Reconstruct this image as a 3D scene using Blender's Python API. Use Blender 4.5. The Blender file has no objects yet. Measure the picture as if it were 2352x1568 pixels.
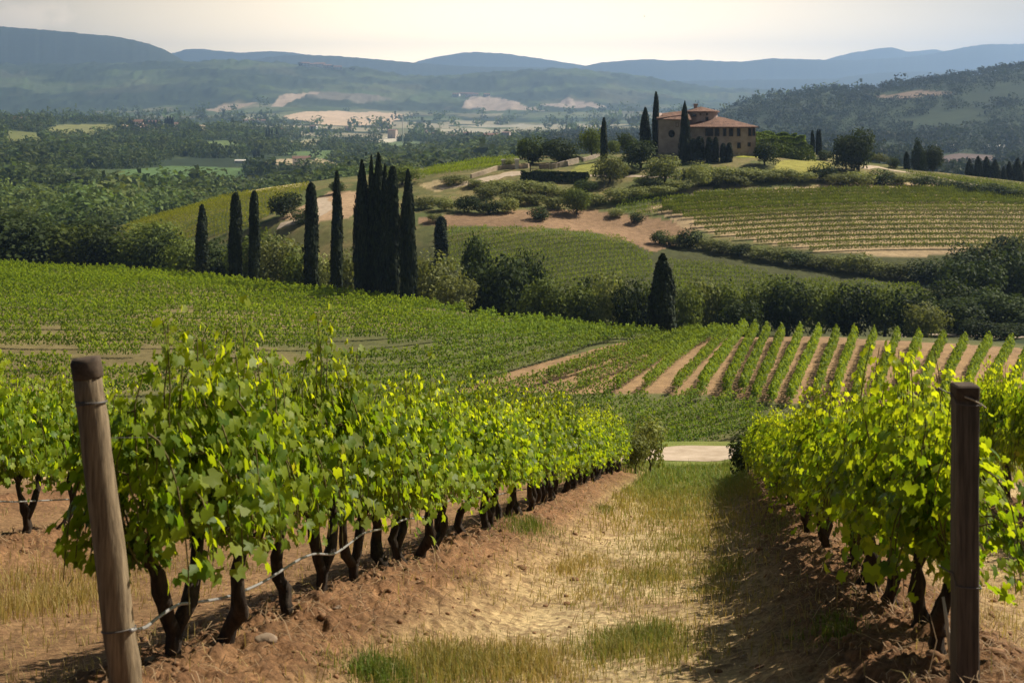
import bpy, math, random
import numpy as np
from mathutils import Vector

R = math.radians
rng = np.random.default_rng(7)
random.seed(7)
sc = bpy.context.scene
COL = sc.collection

# ------------------------------------------------------------------ camera
# picture units below are 2352 x 1568; the horizon sits at 215 and the lens is F units long
F, CX, HY = 3200.0, 1176.0, 215.0
cam = bpy.data.cameras.new('camera')
co = bpy.data.objects.new('camera', cam); COL.objects.link(co)
co.location = (0, 0, 0); co.rotation_euler = (R(90), 0, 0)
cam.sensor_width = 36.0; cam.lens = 36.0 * F / 2352.0
cam.shift_y = -(784 - HY) / 2352.0
cam.clip_start = 0.1; cam.clip_end = 80000
cam.dof.use_dof = True; cam.dof.focus_distance = 26.0; cam.dof.aperture_fstop = 5.6
sc.camera = co

# ------------------------------------------------------------------ light
SUN_AZ, SUN_EL = 60.0, 44.0          # azimuth to the right of the viewing direction
w = bpy.data.worlds.new('World'); sc.world = w; w.use_nodes = True
nt = w.node_tree; N = nt.nodes; L = nt.links
for n in list(N): N.remove(n)
out = N.new('ShaderNodeOutputWorld'); bg = N.new('ShaderNodeBackground')
sky = N.new('ShaderNodeTexSky'); sky.sky_type = 'NISHITA'; sky.sun_disc = False
sky.sun_elevation = R(SUN_EL); sky.sun_rotation = R(SUN_AZ)
sky.air_density = 1.0; sky.dust_density = 2.0; sky.ozone_density = 1.0; sky.altitude = 300
tint = N.new('ShaderNodeMix'); tint.data_type = 'RGBA'; tint.blend_type = 'MULTIPLY'
tint.inputs[0].default_value = 1.0
tint.inputs[7].default_value = (1.0, 0.88, 0.76, 1)
L.new(sky.outputs[0], tint.inputs[6])
# thin high cloud
tc = N.new('ShaderNodeTexCoord'); mp = N.new('ShaderNodeMapping'); mp.inputs['Scale'].default_value = (3, 3, 30)
L.new(tc.outputs['Generated'], mp.inputs[0])
nz = N.new('ShaderNodeTexNoise'); nz.inputs['Scale'].default_value = 2.2; nz.inputs['Detail'].default_value = 6
L.new(mp.outputs[0], nz.inputs['Vector'])
cr = N.new('ShaderNodeMapRange'); cr.inputs[1].default_value = 0.5; cr.inputs[2].default_value = 0.78
cr.inputs[3].default_value = 1.0; cr.inputs[4].default_value = 1.16
L.new(nz.outputs[0], cr.inputs[0])
vm = N.new('ShaderNodeVectorMath'); vm.operation = 'SCALE'
L.new(tint.outputs[2], vm.inputs[0]); L.new(cr.outputs[0], vm.inputs['Scale'])
bg.inputs[1].default_value = 0.031
# warm low-sun glow hugging the horizon, strongest ahead
sep = N.new('ShaderNodeSeparateXYZ'); L.new(tc.outputs['Generated'], sep.inputs[0])
def wm(op, a, b=None):
    m = N.new('ShaderNodeMath'); m.operation = op
    for i, v in enumerate((a, b)):
        if v is None: continue
        if isinstance(v, (int, float)): m.inputs[i].default_value = v
        else: L.new(v, m.inputs[i])
    return m.outputs[0]
el_ = wm('MAXIMUM', sep.outputs[2], 0.0)
fall = wm('EXPONENT', wm('MULTIPLY', el_, -15.0))
azx = wm('DIVIDE', sep.outputs[0], wm('MAXIMUM', sep.outputs[1], 0.05))
azg = wm('EXPONENT', wm('MULTIPLY', wm('POWER', wm('ABSOLUTE', wm('ADD', azx, 0.01)), 2.0), -9.0))
glow = wm('MULTIPLY', wm('MULTIPLY', fall, azg), wm('GREATER_THAN', sep.outputs[1], 0.0))
gc = N.new('ShaderNodeVectorMath'); gc.operation = 'SCALE'; gc.inputs[0].default_value = (136.0, 106.0, 66.0)
L.new(glow, gc.inputs['Scale'])
ad = N.new('ShaderNodeVectorMath'); ad.operation = 'ADD'
# small cumulus at the upper left and faint streaks
elx = wm('DIVIDE', sep.outputs[2], wm('MAXIMUM', sep.outputs[1], 0.05))
cmb = N.new('ShaderNodeCombineXYZ'); L.new(azx, cmb.inputs[0]); L.new(elx, cmb.inputs[1])
cn = N.new('ShaderNodeTexNoise'); cn.inputs['Scale'].default_value = 55; cn.inputs['Detail'].default_value = 7; cn.inputs['Roughness'].default_value = .6
L.new(cmb.outputs[0], cn.inputs['Vector'])
ddx = wm('DIVIDE', wm('ADD', azx, 0.356), 0.036); ddy = wm('DIVIDE', wm('ADD', elx, -0.053), 0.014)
rad_ = wm('SQRT', wm('ADD', wm('MULTIPLY', ddx, ddx), wm('MULTIPLY', ddy, ddy)))
cl = N.new('ShaderNodeMapRange'); cl.inputs[1].default_value = 1.15; cl.inputs[2].default_value = 0.55; cl.inputs[3].default_value = 0; cl.inputs[4].default_value = 1
L.new(wm('ADD', rad_, wm('MULTIPLY', wm('ADD', cn.outputs[0], -0.5), 2.2)), cl.inputs[0])
mps = N.new('ShaderNodeMapping'); mps.inputs['Scale'].default_value = (5, 60, 1); mps.inputs['Rotation'].default_value = (0, 0, 0.03); L.new(cmb.outputs[0], mps.inputs[0])
sn = N.new('ShaderNodeTexNoise'); sn.inputs['Scale'].default_value = 1.0; sn.inputs['Detail'].default_value = 5; L.new(mps.outputs[0], sn.inputs['Vector'])
sr = N.new('ShaderNodeMapRange'); sr.inputs[1].default_value = .5; sr.inputs[2].default_value = .75; sr.inputs[3].default_value = 0; sr.inputs[4].default_value = .16
L.new(sn.outputs[0], sr.inputs[0])
cs = N.new('ShaderNodeVectorMath'); cs.operation = 'SCALE'; cs.inputs[0].default_value = (6.0, 4.5, 3.6)
L.new(wm('MULTIPLY', wm('ADD', cl.outputs[0], sr.outputs[0]), wm('GREATER_THAN', sep.outputs[1], 0.0)), cs.inputs['Scale'])
a2 = N.new('ShaderNodeVectorMath'); a2.operation = 'ADD'; L.new(gc.outputs[0], a2.inputs[0]); L.new(cs.outputs[0], a2.inputs[1])
L.new(vm.outputs[0], ad.inputs[0]); L.new(a2.outputs[0], ad.inputs[1])
L.new(ad.outputs[0], bg.inputs[0])
L.new(bg.outputs[0], out.inputs[0])

sd = bpy.data.lights.new('sun', 'SUN'); sd.energy = 5.0; sd.angle = R(0.5); sd.color = (1.0, 0.91, 0.76)
so = bpy.data.objects.new('sun', sd); COL.objects.link(so)
_d = Vector((math.sin(R(SUN_AZ)) * math.cos(R(SUN_EL)), math.cos(R(SUN_AZ)) * math.cos(R(SUN_EL)), math.sin(R(SUN_EL))))
so.rotation_euler = _d.to_track_quat('Z', 'Y').to_euler(); so.location = (30, 0, 60)

sc.view_settings.view_transform = 'Standard'; sc.view_settings.look = 'None'
sc.view_settings.exposure = 0.52; sc.view_settings.gamma = 1.0
sc.render.engine = 'CYCLES'
sc.cycles.max_bounces = 6; sc.cycles.diffuse_bounces = 3; sc.cycles.transmission_bounces = 4
sc.cycles.volume_bounces = 1; sc.cycles.use_denoising = True
sc.cycles.use_fast_gi = False

# ------------------------------------------------------------------ helpers
def link(o): COL.objects.link(o); return o

def mesh_np(name, V, Fc, col=None, smooth=False, mi=None):
    """V (n,3), Fc (m,k) of one face size"""
    V = np.ascontiguousarray(V, dtype=np.float32); Fc = np.ascontiguousarray(Fc, dtype=np.int32)
    me = bpy.data.meshes.new(name)
    m, k = Fc.shape
    me.vertices.add(len(V)); me.vertices.foreach_set('co', V.ravel())
    me.loops.add(m * k); me.loops.foreach_set('vertex_index', Fc.ravel())
    me.polygons.add(m)
    me.polygons.foreach_set('loop_start', np.arange(0, m * k, k, dtype=np.int32))
    me.polygons.foreach_set('loop_total', np.full(m, k, dtype=np.int32))
    if smooth: me.polygons.foreach_set('use_smooth', np.ones(m, dtype=bool))
    if mi is not None: me.polygons.foreach_set('material_index', np.asarray(mi, dtype=np.int32))
    me.update(calc_edges=True)
    if col is not None:
        c4 = np.ones((len(V), 4), dtype=np.float32); c4[:, :3] = col
        a = me.color_attributes.new('tint', 'FLOAT_COLOR', 'POINT'); a.data.foreach_set('color', c4.ravel())
    return me

def cat_mesh(parts):
    Vs, Fs, Cs, o = [], [], [], 0
    for p in parts:
        V, Fc = p[0], p[1]
        Vs.append(V); Fs.append(np.asarray(Fc) + o); o += len(V)
        if len(p) > 2: Cs.append(p[2])
    return np.concatenate(Vs), np.concatenate(Fs), (np.concatenate(Cs) if Cs else None)

def tag(o, label=None, cat=None, group=None, kind=None):
    if label: o['label'] = label
    if cat: o['category'] = cat
    if group: o['group'] = group
    if kind: o['kind'] = kind
    return o

def ob(name, me, mat=None, parent=None):
    if mat is not None and len(me.materials) == 0: me.materials.append(mat)
    o = bpy.data.objects.new(name, me); link(o)
    if parent: o.parent = parent
    return o

def empty(name, label, cat, loc=(0, 0, 0), rz=0.0, scale=(1, 1, 1), group=None):
    o = bpy.data.objects.new(name, None); link(o)
    o.empty_display_size = 0.3
    o.location = loc; o.rotation_euler = (0, 0, rz); o.scale = scale
    return tag(o, label, cat, group)

_ones = 'zeroth first second third fourth fifth sixth seventh eighth ninth tenth eleventh twelfth thirteenth fourteenth fifteenth sixteenth seventeenth eighteenth nineteenth'.split()
_tens = {2: 'twent', 3: 'thirt', 4: 'fort', 5: 'fift', 6: 'sixt', 7: 'sevent', 8: 'eight', 9: 'ninet'}
def ordinal(n):
    if n < 20: return _ones[n]
    t, u = divmod(n, 10)
    return _tens[t] + ('ieth' if u == 0 else 'y-' + _ones[u])

# value noise
def _h(ix, iy, s):
    n = (ix.astype(np.int64) * 374761393 + iy.astype(np.int64) * 668265263 + s * 1442695041) & 0xffffffff
    n = ((n ^ (n >> 13)) * 1274126177) & 0xffffffff
    return ((n ^ (n >> 16)) & 0xffffff) / float(0xffffff)
def vnoise(x, y, s=0):
    ix = np.floor(x); iy = np.floor(y); fx = x - ix; fy = y - iy
    fx = fx * fx * (3 - 2 * fx); fy = fy * fy * (3 - 2 * fy)
    ix = ix.astype(np.int64); iy = iy.astype(np.int64)
    a = _h(ix, iy, s); b = _h(ix + 1, iy, s); c = _h(ix, iy + 1, s); d = _h(ix + 1, iy + 1, s)
    return (a * (1 - fx) + b * fx) * (1 - fy) + (c * (1 - fx) + d * fx) * fy
def fbm(x, y, s=0, o=4):
    t = 0; a = .5; n = 0
    for i in range(o):
        t = t + a * vnoise(x, y, s + i * 17); n += a; a *= .5; x = x * 2.03 + 3.1; y = y * 2.03 + 7.7
    return t / n
def sstep(a, b, x):
    t = np.clip((x - a) / (b - a), 0, 1); return t * t * (3 - 2 * t)
def lerp(a, b, t): return a + (b - a) * t

# ------------------------------------------------------------------ materials
def new_mat(name):
    m = bpy.data.materials.new(name); m.use_nodes = True
    return m, m.node_tree.nodes, m.node_tree.links, m.node_tree.nodes['Principled BSDF']

def leaf_mat(name, gain=(1, 1, 1), trans=0.45, tcol=(1.5, 1.35, 0.5), rough=0.45, spec=0.35, objvar=0.25):
    m, n, l, p = new_mat(name)
    at = n.new('ShaderNodeAttribute'); at.attribute_name = 'tint'
    oi = n.new('ShaderNodeObjectInfo')
    mr = n.new('ShaderNodeMapRange'); mr.inputs[3].default_value = 1 - objvar; mr.inputs[4].default_value = 1 + objvar
    l.new(oi.outputs['Random'], mr.inputs[0])
    g = n.new('ShaderNodeVectorMath'); g.operation = 'MULTIPLY'; g.inputs[1].default_value = gain
    l.new(at.outputs['Color'], g.inputs[0])
    v = n.new('ShaderNodeVectorMath'); v.operation = 'SCALE'
    l.new(g.outputs[0], v.inputs[0]); l.new(mr.outputs[0], v.inputs['Scale'])
    l.new(v.outputs[0], p.inputs['Base Color'])
    p.inputs['Roughness'].default_value = rough; p.inputs['Specular IOR Level'].default_value = spec
    tr = n.new('ShaderNodeBsdfTranslucent')
    tm = n.new('ShaderNodeVectorMath'); tm.operation = 'MULTIPLY'; tm.inputs[1].default_value = tcol
    l.new(v.outputs[0], tm.inputs[0]); l.new(tm.outputs[0], tr.inputs[0])
    mx = n.new('ShaderNodeMixShader'); mx.inputs[0].default_value = trans
    l.new(p.outputs[0], mx.inputs[1]); l.new(tr.outputs[0], mx.inputs[2])
    l.new(mx.outputs[0], n['Material Output'].inputs[0])
    return m

def noise_mat(name, c1, c2, scale=5, rough=0.85, bump=0.3, dist=0.01, stretch=(1, 1, 1), detail=6, coords='Object'):
    m, n, l, p = new_mat(name)
    tcn = n.new('ShaderNodeTexCoord'); mpn = n.new('ShaderNodeMapping'); mpn.inputs['Scale'].default_value = stretch
    l.new(tcn.outputs[coords], mpn.inputs[0])
    nn = n.new('ShaderNodeTexNoise'); nn.inputs['Scale'].default_value = scale; nn.inputs['Detail'].default_value = detail
    nn.inputs['Roughness'].default_value = 0.65
    l.new(mpn.outputs[0], nn.inputs['Vector'])
    rp = n.new('ShaderNodeValToRGB'); rp.color_ramp.elements[0].position = 0.32; rp.color_ramp.elements[1].position = 0.7
    rp.color_ramp.elements[0].color = (*c1, 1); rp.color_ramp.elements[1].color = (*c2, 1)
    l.new(nn.outputs[0], rp.inputs[0]); l.new(rp.outputs[0], p.inputs['Base Color'])
    b = n.new('ShaderNodeBump'); b.inputs['Strength'].default_value = bump; b.inputs['Distance'].default_value = dist
    l.new(nn.outputs[0], b.inputs['Height']); l.new(b.outputs[0], p.inputs['Normal'])
    p.inputs['Roughness'].default_value = rough; p.inputs['Specular IOR Level'].default_value = 0.2
    return m

def flat_mat(name, c, rough=0.8, spec=0.3):
    m, n, l, p = new_mat(name)
    p.inputs['Base Color'].default_value = (*c, 1); p.inputs['Roughness'].default_value = rough
    p.inputs['Specular IOR Level'].default_value = spec
    return m

def ground_mat():
    m, n, l, p = new_mat('ground_cover')
    at = n.new('ShaderNodeAttribute'); at.attribute_name = 'tint'
    tcn = n.new('ShaderNodeTexCoord')
    # three scales of natural variation, multiplied on the cover colour
    prod = None
    for sc_, lo, hi in ((0.035, 0.8, 1.2), (0.9, 0.72, 1.28), (14.0, 0.5, 1.45), (60.0, 0.7, 1.3)):
        nn = n.new('ShaderNodeTexNoise'); nn.inputs['Scale'].default_value = sc_; nn.inputs['Detail'].default_value = 6
        nn.inputs['Roughness'].default_value = 0.65
        l.new(tcn.outputs['Object'], nn.inputs['Vector'])
        mr = n.new('ShaderNodeMapRange'); mr.inputs[1].default_value = 0.3; mr.inputs[2].default_value = 0.7
        mr.inputs[3].default_value = lo; mr.inputs[4].default_value = hi
        l.new(nn.outputs[0], mr.inputs[0])
        if prod is None: prod = mr.outputs[0]
        else:
            mm = n.new('ShaderNodeMath'); mm.operation = 'MULTIPLY'; l.new(prod, mm.inputs[0]); l.new(mr.outputs[0], mm.inputs[1]); prod = mm.outputs[0]
    v = n.new('ShaderNodeVectorMath'); v.operation = 'SCALE'
    l.new(at.outputs['Color'], v.inputs[0]); l.new(prod, v.inputs['Scale'])
    l.new(v.outputs[0], p.inputs['Base Color'])
    nb = n.new('ShaderNodeTexNoise'); nb.inputs['Scale'].default_value = 22; nb.inputs['Detail'].default_value = 8; nb.inputs['Roughness'].default_value = 0.7
    l.new(tcn.outputs['Object'], nb.inputs['Vector'])
    b = n.new('ShaderNodeBump'); b.inputs['Strength'].default_value = 0.9; b.inputs['Distance'].default_value = 0.04
    l.new(nb.outputs[0], b.inputs['Height']); l.new(b.outputs[0], p.inputs['Normal'])
    p.inputs['Roughness'].default_value = 0.95; p.inputs['Specular IOR Level'].default_value = 0.1
    return m

M = {}
M['ground'] = ground_mat()
M['grape'] = leaf_mat('grape_leaf', gain=(1, 1, 1), trans=0.55, tcol=(2.2, 2.0, 0.42), rough=0.48, spec=0.2, objvar=0.16)
M['row'] = leaf_mat('vine_row_leaf', gain=(1, 1, 1), trans=0.42, tcol=(1.6, 1.4, 0.5), rough=0.6, spec=0.1, objvar=0.12)
M['tree'] = leaf_mat('tree_leaf', trans=0.3, tcol=(1.3, 1.25, 0.5), rough=0.65, spec=0.08, objvar=0.36)
M['cypress'] = leaf_mat('cypress_leaf', trans=0.06, rough=0.7, spec=0.1, objvar=0.15)
M['grass'] = leaf_mat('grass_blade', trans=0.35, tcol=(1.2, 1.15, 0.7), rough=0.6, spec=0.2, objvar=0.0)
M['bark'] = noise_mat('vine_bark', (0.012, 0.009, 0.007), (0.07, 0.05, 0.035), 9, 0.9, 0.9, 0.02, (3, 3, 0.7))
M['treebark'] = noise_mat('tree_bark', (0.03, 0.022, 0.016), (0.10, 0.075, 0.05), 4, 0.9, 0.6, 0.03, (2, 2, 0.5))
M['post'] = noise_mat('weathered_post', (0.11, 0.08, 0.05), (0.36, 0.275, 0.17), 6, 0.85, 0.8, 0.008, (7, 7, 0.5))
M['post2'] = noise_mat('dark_post', (0.05, 0.042, 0.034), (0.17, 0.14, 0.11), 6, 0.85, 0.8, 0.008, (9, 9, 0.45))
M['posttop'] = noise_mat('post_end_grain', (0.05, 0.036, 0.027), (0.13, 0.095, 0.065), 20, 0.9, 0.5, 0.004)
M['hose'] = flat_mat('hose_plastic', (0.26, 0.25, 0.24), 0.4, 0.5)
M['wire'] = flat_mat('wire', (0.10, 0.09, 0.08), 0.5, 0.5)
M['cane'] = flat_mat('cane', (0.5, 0.42, 0.30), 0.7)
M['rock'] = noise_mat('rock', (0.16, 0.11, 0.075), (0.40, 0.30, 0.21), 6, 0.9, 0.6, 0.02)
M['clod'] = noise_mat('clod', (0.15, 0.08, 0.04), (0.34, 0.19, 0.10), 9, 0.95, 0.6, 0.02)
M['road'] = noise_mat('pale_road', (0.38, 0.29, 0.20), (0.58, 0.47, 0.35), 1.2, 0.95, 0.3, 0.02)
M['stucco'] = noise_mat('stucco', (0.36, 0.265, 0.22), (0.58, 0.45, 0.385), 0.55, 0.9, 0.15, 0.02)
M['pane'] = flat_mat('window_glass', (0.012, 0.012, 0.014), 0.15, 0.6)
M['frame'] = flat_mat('window_frame', (0.16, 0.10, 0.07), 0.7)
M['stone'] = noise_mat('dry_stone', (0.22, 0.17, 0.13), (0.52, 0.43, 0.33), 1.6, 0.95, 0.6, 0.05)
M['white'] = noise_mat('white_render', (0.62, 0.57, 0.5), (0.78, 0.73, 0.66), 0.5, 0.85, 0.1, 0.02)
M['farwall'] = noise_mat('farm_wall', (0.42, 0.33, 0.26), (0.58, 0.47, 0.38), 0.2, 0.9, 0.1, 0.02)

def tile_mat():
    m, n, l, p = new_mat('roof_tiles')
    tcn = n.new('ShaderNodeTexCoord')
    br = n.new('ShaderNodeTexBrick'); br.inputs['Scale'].default_value = 2.2
    br.inputs['Color1'].default_value = (0.28, 0.155, 0.10, 1); br.inputs['Color2'].default_value = (0.19, 0.10, 0.065, 1)
    br.inputs['Mortar'].default_value = (0.10, 0.05, 0.035, 1); br.inputs['Mortar Size'].default_value = 0.03
    l.new(tcn.outputs['Object'], br.inputs['Vector'])
    nn = n.new('ShaderNodeTexNoise'); nn.inputs['Scale'].default_value = 1.1; nn.inputs['Detail'].default_value = 5
    l.new(tcn.outputs['Object'], nn.inputs['Vector'])
    mr = n.new('ShaderNodeMapRange'); mr.inputs[1].default_value = .3; mr.inputs[2].default_value = .7; mr.inputs[3].default_value = 0.7; mr.inputs[4].default_value = 1.45
    l.new(nn.outputs[0], mr.inputs[0])
    v = n.new('ShaderNodeVectorMath'); v.operation = 'SCALE'; l.new(br.outputs[0], v.inputs[0]); l.new(mr.outputs[0], v.inputs['Scale'])
    l.new(v.outputs[0], p.inputs['Base Color'])
    wv = n.new('ShaderNodeTexWave'); wv.inputs['Scale'].default_value = 2.5; l.new(tcn.outputs['Object'], wv.inputs['Vector'])
    b = n.new('ShaderNodeBump'); b.inputs['Strength'].default_value = .6; b.inputs['Distance'].default_value = .08
    l.new(wv.outputs[0], b.inputs['Height']); l.new(b.outputs[0], p.inputs['Normal'])
    p.inputs['Roughness'].default_value = .9
    return m
M['tiles'] = tile_mat()

# ------------------------------------------------------------------ terrain
# ridge and valley lines: (bearing in picture units, distance, picture row of the bare ground)
def pchip(x, y, xq):
    x = np.asarray(x, float); y = np.asarray(y, float)
    h = np.diff(x); dl = np.diff(y) / h
    d = np.zeros_like(y)
    s = dl[:-1] * dl[1:] > 0
    w1 = 2 * h[1:] + h[:-1]; w2 = h[1:] + 2 * h[:-1]
    with np.errstate(divide='ignore', invalid='ignore'):
        hm = (w1 + w2) / (w1 / dl[:-1] + w2 / dl[1:])
    d[1:-1] = np.where(s, hm, 0); d[0] = dl[0]; d[-1] = dl[-1]
    xq = np.clip(xq, x[0], x[-1])
    i = np.clip(np.searchsorted(x, xq) - 1, 0, len(h) - 1)
    t = (xq - x[i]) / h[i]
    return ((1 + 2 * t) * (1 - t) ** 2 * y[i] + t * (1 - t) ** 2 * h[i] * d[i] + t * t * (3 - 2 * t) * y[i + 1] + t * t * (t - 1) * h[i] * d[i + 1])

FEAT = [
 # plateau front, middle, crest
 [(-700, 95, 1010), (3050, 95, 1010)],
 [(-700, 116, 868), (800, 116, 866), (1300, 114, 872), (1800, 112, 885), (3050, 112, 890)],
 [(-700, 225, 598), (0, 215, 612), (300, 210, 628), (450, 205, 640), (700, 190, 672), (950, 175, 700), (1200, 160, 735), (1500, 143, 768), (1750, 132, 781), (2000, 130, 792), (2352, 128, 812), (3050, 128, 830)],
 # valley behind it
 [(-700, 250, 660), (0, 245, 652), (450, 228, 668), (700, 218, 694), (950, 205, 720), (1200, 190, 750), (1500, 178, 775), (1750, 168, 785), (2000, 166, 785), (2352, 166, 775), (3050, 166, 775)],
 # foot of the villa hill
 [(-700, 300, 620), (0, 300, 600), (400, 262, 592), (700, 244, 602), (900, 228, 628), (1200, 216, 642), (1500, 208, 668), (1750, 204, 698), (2050, 200, 712), (2352, 198, 725), (3050, 198, 730)],
 # sunken track and bare bank
 [(-700, 350, 640), (0, 340, 600), (270, 300, 562), (400, 286, 545), (700, 262, 502), (950, 254, 502), (1200, 250, 512), (1500, 236, 572), (1750, 230, 606), (2050, 222, 648), (2352, 214, 680), (3050, 210, 690)],
 [(-700, 380, 650), (0, 360, 612), (270, 316, 550), (400, 296, 526), (700, 275, 478), (950, 267, 470), (1200, 262, 480), (1500, 246, 545), (1750, 240, 570), (2050, 238, 586), (2352, 238, 585), (3050, 235, 600)],
 # top of the terraced field
 [(-700, 420, 660), (0, 390, 625), (270, 328, 540), (400, 306, 512), (700, 288, 456), (950, 282, 441), (1200, 277, 441), (1600, 268, 444), (1900, 276, 424), (2100, 280, 426), (2352, 282, 448), (3050, 282, 500)],
 # hilltop
 [(-700, 440, 665), (0, 400, 628), (270, 336, 532), (400, 322, 500), (700, 308, 432), (950, 300, 408), (1200, 298, 388), (1450, 296, 372), (1550, 296, 366), (1700, 298, 360), (1900, 299, 377), (2000, 298, 388), (2150, 297, 408), (2352, 297, 432), (3050, 297, 490)],
 [(-700, 460, 668), (0, 410, 630), (270, 345, 524), (400, 340, 490), (550, 336, 447), (700, 334, 420), (950, 330, 388), (1100, 330, 369), (1200, 330, 362), (1450, 330, 350), (1700, 330, 348), (1850, 326, 352), (1950, 320, 362), (2000, 314, 372), (2150, 308, 396), (2352, 306, 420), (3050, 306, 480)],
 # behind the hill, wooded basin on the left
 [(-700, 520, 560), (0, 470, 540), (300, 450, 560), (500, 440, 590), (900, 440, 600), (1500, 440, 610), (2352, 430, 640), (3050, 430, 640)],
 [(-700, 680, 480), (0, 660, 476), (300, 660, 482), (500, 660, 492), (700, 660, 468), (1000, 660, 425), (1300, 660, 420), (2000, 660, 430), (2352, 640, 440), (3050, 640, 440)],
 [(-700, 900, 420), (0, 880, 412), (300, 880, 428), (500, 880, 432), (700, 880, 420), (1000, 900, 398), (1300, 900, 385), (2000, 900, 372), (2352, 900, 400), (3050, 900, 400)],
 [(-700, 1200, 350), (0, 1200, 352), (300, 1200, 372), (450, 1180, 384), (600, 1180, 388), (760, 1150, 398), (900, 1150, 380), (1200, 1200, 352), (1700, 1200, 340), (2100, 1200, 352), (2352, 1200, 366), (3050, 1200, 340)],
 [(-700, 1800, 288), (0, 1800, 294), (200, 1800, 312), (340, 1750, 318), (500, 1700, 328), (640, 1650, 340), (800, 1700, 345), (1000, 1800, 338), (1200, 1900, 322), (1500, 1800, 318), (1700, 1600, 315), (1900, 1500, 318), (2100, 1500, 310), (2352, 1500, 300), (3050, 1500, 270)],
 [(-700, 2300, 262), (0, 2300, 274), (200, 2300, 280), (340, 2200, 293), (430, 2200, 297), (560, 2200, 303), (700, 2400, 315), (1000, 2600, 312), (1200, 2700, 305), (1500, 2700, 290), (1620, 2500, 270), (1700, 2250, 240), (1800, 2200, 222), (1900, 2200, 208), (2000, 2200, 206), (2100, 2200, 193), (2200, 2200, 179), (2352, 2200, 160), (3050, 2200, 90)],
 [(-700, 3300, 275), (0, 3300, 276), (300, 3300, 280), (600, 3400, 285), (900, 3600, 285), (1200, 3700, 285), (1500, 3700, 278), (1700, 3700, 270), (1900, 3300, 262), (2352, 3300, 240), (3050, 3300, 200)],
 [(-700, 4600, 262), (0, 4600, 268), (300, 4500, 264), (500, 4500, 252), (700, 4600, 246), (900, 4700, 252), (1100, 4800, 252), (1300, 4700, 246), (1600, 4700, 254), (1900, 4700, 262), (2352, 4700, 262), (3050, 4700, 262)],
 [(-700, 6500, 158), (0, 6500, 151), (200, 6500, 148), (400, 6500, 146), (560, 6500, 142), (700, 6500, 152), (850, 6500, 161), (940, 6500, 176), (1010, 6500, 177), (1100, 6500, 170), (1200, 6500, 164), (1300, 6500, 162), (1400, 6500, 170), (1500, 6500, 183), (1600, 6500, 199), (1700, 6500, 208), (1900, 6500, 216), (2352, 6500, 225), (3050, 6500, 230)],
 [(-700, 7600, 235), (3050, 7600, 240)],
 [(-700, 9000, 255), (3050, 9000, 255)],
 [(-700, 30000, 226), (3050, 30000, 226)],
]
cols = np.concatenate([np.arange(-700, -60, 40), np.arange(-60, 2413, 3.6), np.arange(2440, 3051, 40)]).astype(float)
def gs(a, b, r): return np.exp(np.arange(math.log(a), math.log(b), r))
rows = np.concatenate([gs(4.2, 12, .0042), gs(12, 60, .0065), gs(60, 400, .0058), gs(400, 8000, .0085), gs(8000, 30000, .12), [30000.0]])
NC, NR = len(cols), len(rows)
fd = np.array([pchip([k[0] for k in f], [k[1] for k in f], cols) for f in FEAT])
fp = np.array([pchip([k[0] for k in f], [k[2] for k in f], cols) for f in FEAT])
fz = -(fp - HY) / F * fd
def plane(d): return -1.26 - 0.241 * d
ZG = np.empty((NR, NC))
lr = np.log(rows)
near_d = np.array([4.0, 20.0, 40.0, 56.0, 61.6, 76.0]); near_z = np.array([plane(4.0), plane(20.0), plane(40.0), -14.8, -15.45, -19.8])
for c in range(NC):
    x = np.concatenate([np.log(near_d), np.log(fd[:, c])]); z = np.concatenate([near_z, fz[:, c]])
    ZG[:, c] = pchip(x, z, lr)
mk = rows < 54
ZG[mk] = plane(rows[mk])[:, None]
PX = np.broadcast_to(cols[None, :], (NR, NC)); D = np.broadcast_to(rows[:, None], (NR, NC))
XG = (PX - CX) / F * D
# foreground cross-section: a bank under every vine row, hollow alleys between
ROWS_U = [-8.4, -2.93, 1.28, 5.2]
def row_x(u, d): return u + 0.144 * d
U = XG - 0.144 * D
bank = np.zeros_like(U)
for u in ROWS_U + [-13.6, 10.2]: bank = np.maximum(bank, np.exp(-((U - u) / 0.95) ** 2))
fgm = 1 - sstep(46, 62, D)
msk = rows < 75
n1 = np.zeros_like(U); n2 = np.zeros_like(U); n3 = np.zeros_like(U)
n1[msk] = fbm(XG[msk] * 1.1, D[msk] * 1.1, 3, 4) - .5
n2[msk] = fbm(XG[msk] * 7, D[msk] * 4.2, 9, 3) - .5
n3[msk] = fbm(XG[msk] * 16, D[msk] * 10, 19, 3) - .5
ZG = ZG + fgm * (-0.36 * (1 - bank) + 0.10 * n1 + n2 * (0.016 + 0.11 * bank) + n3 * (0.012 + 0.085 * bank))
# two shallow wheel ruts in the alley
for ur in (-1.55, 0.15): ZG = ZG - fgm * 0.07 * np.exp(-((U - ur) / 0.3) ** 2) * (0.4 + n1)
# gentle undulation further out
far = sstep(100, 400, D)
ZG = ZG + (fbm(XG / 22, D / 22, 31, 3) - .5) * 1.2 * sstep(90, 130, D) * (1 - sstep(300, 500, D))
m2 = rows > 330
zz = np.zeros_like(U); zz[m2] = (fbm(XG[m2] / 160, D[m2] / 160, 41, 4) - .5)
ZG = ZG + zz * np.clip(D / 260, 0, 14) * sstep(340, 900, D) * (1 - sstep(7000, 9000, D))
zz[m2] = (fbm(XG[m2] / 420 + D[m2] / 900, D[m2] / 700, 51, 4) - .5)
ZG = ZG + zz * 70 * sstep(3600, 5200, D) * (1 - sstep(5600, 6400, D))

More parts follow.
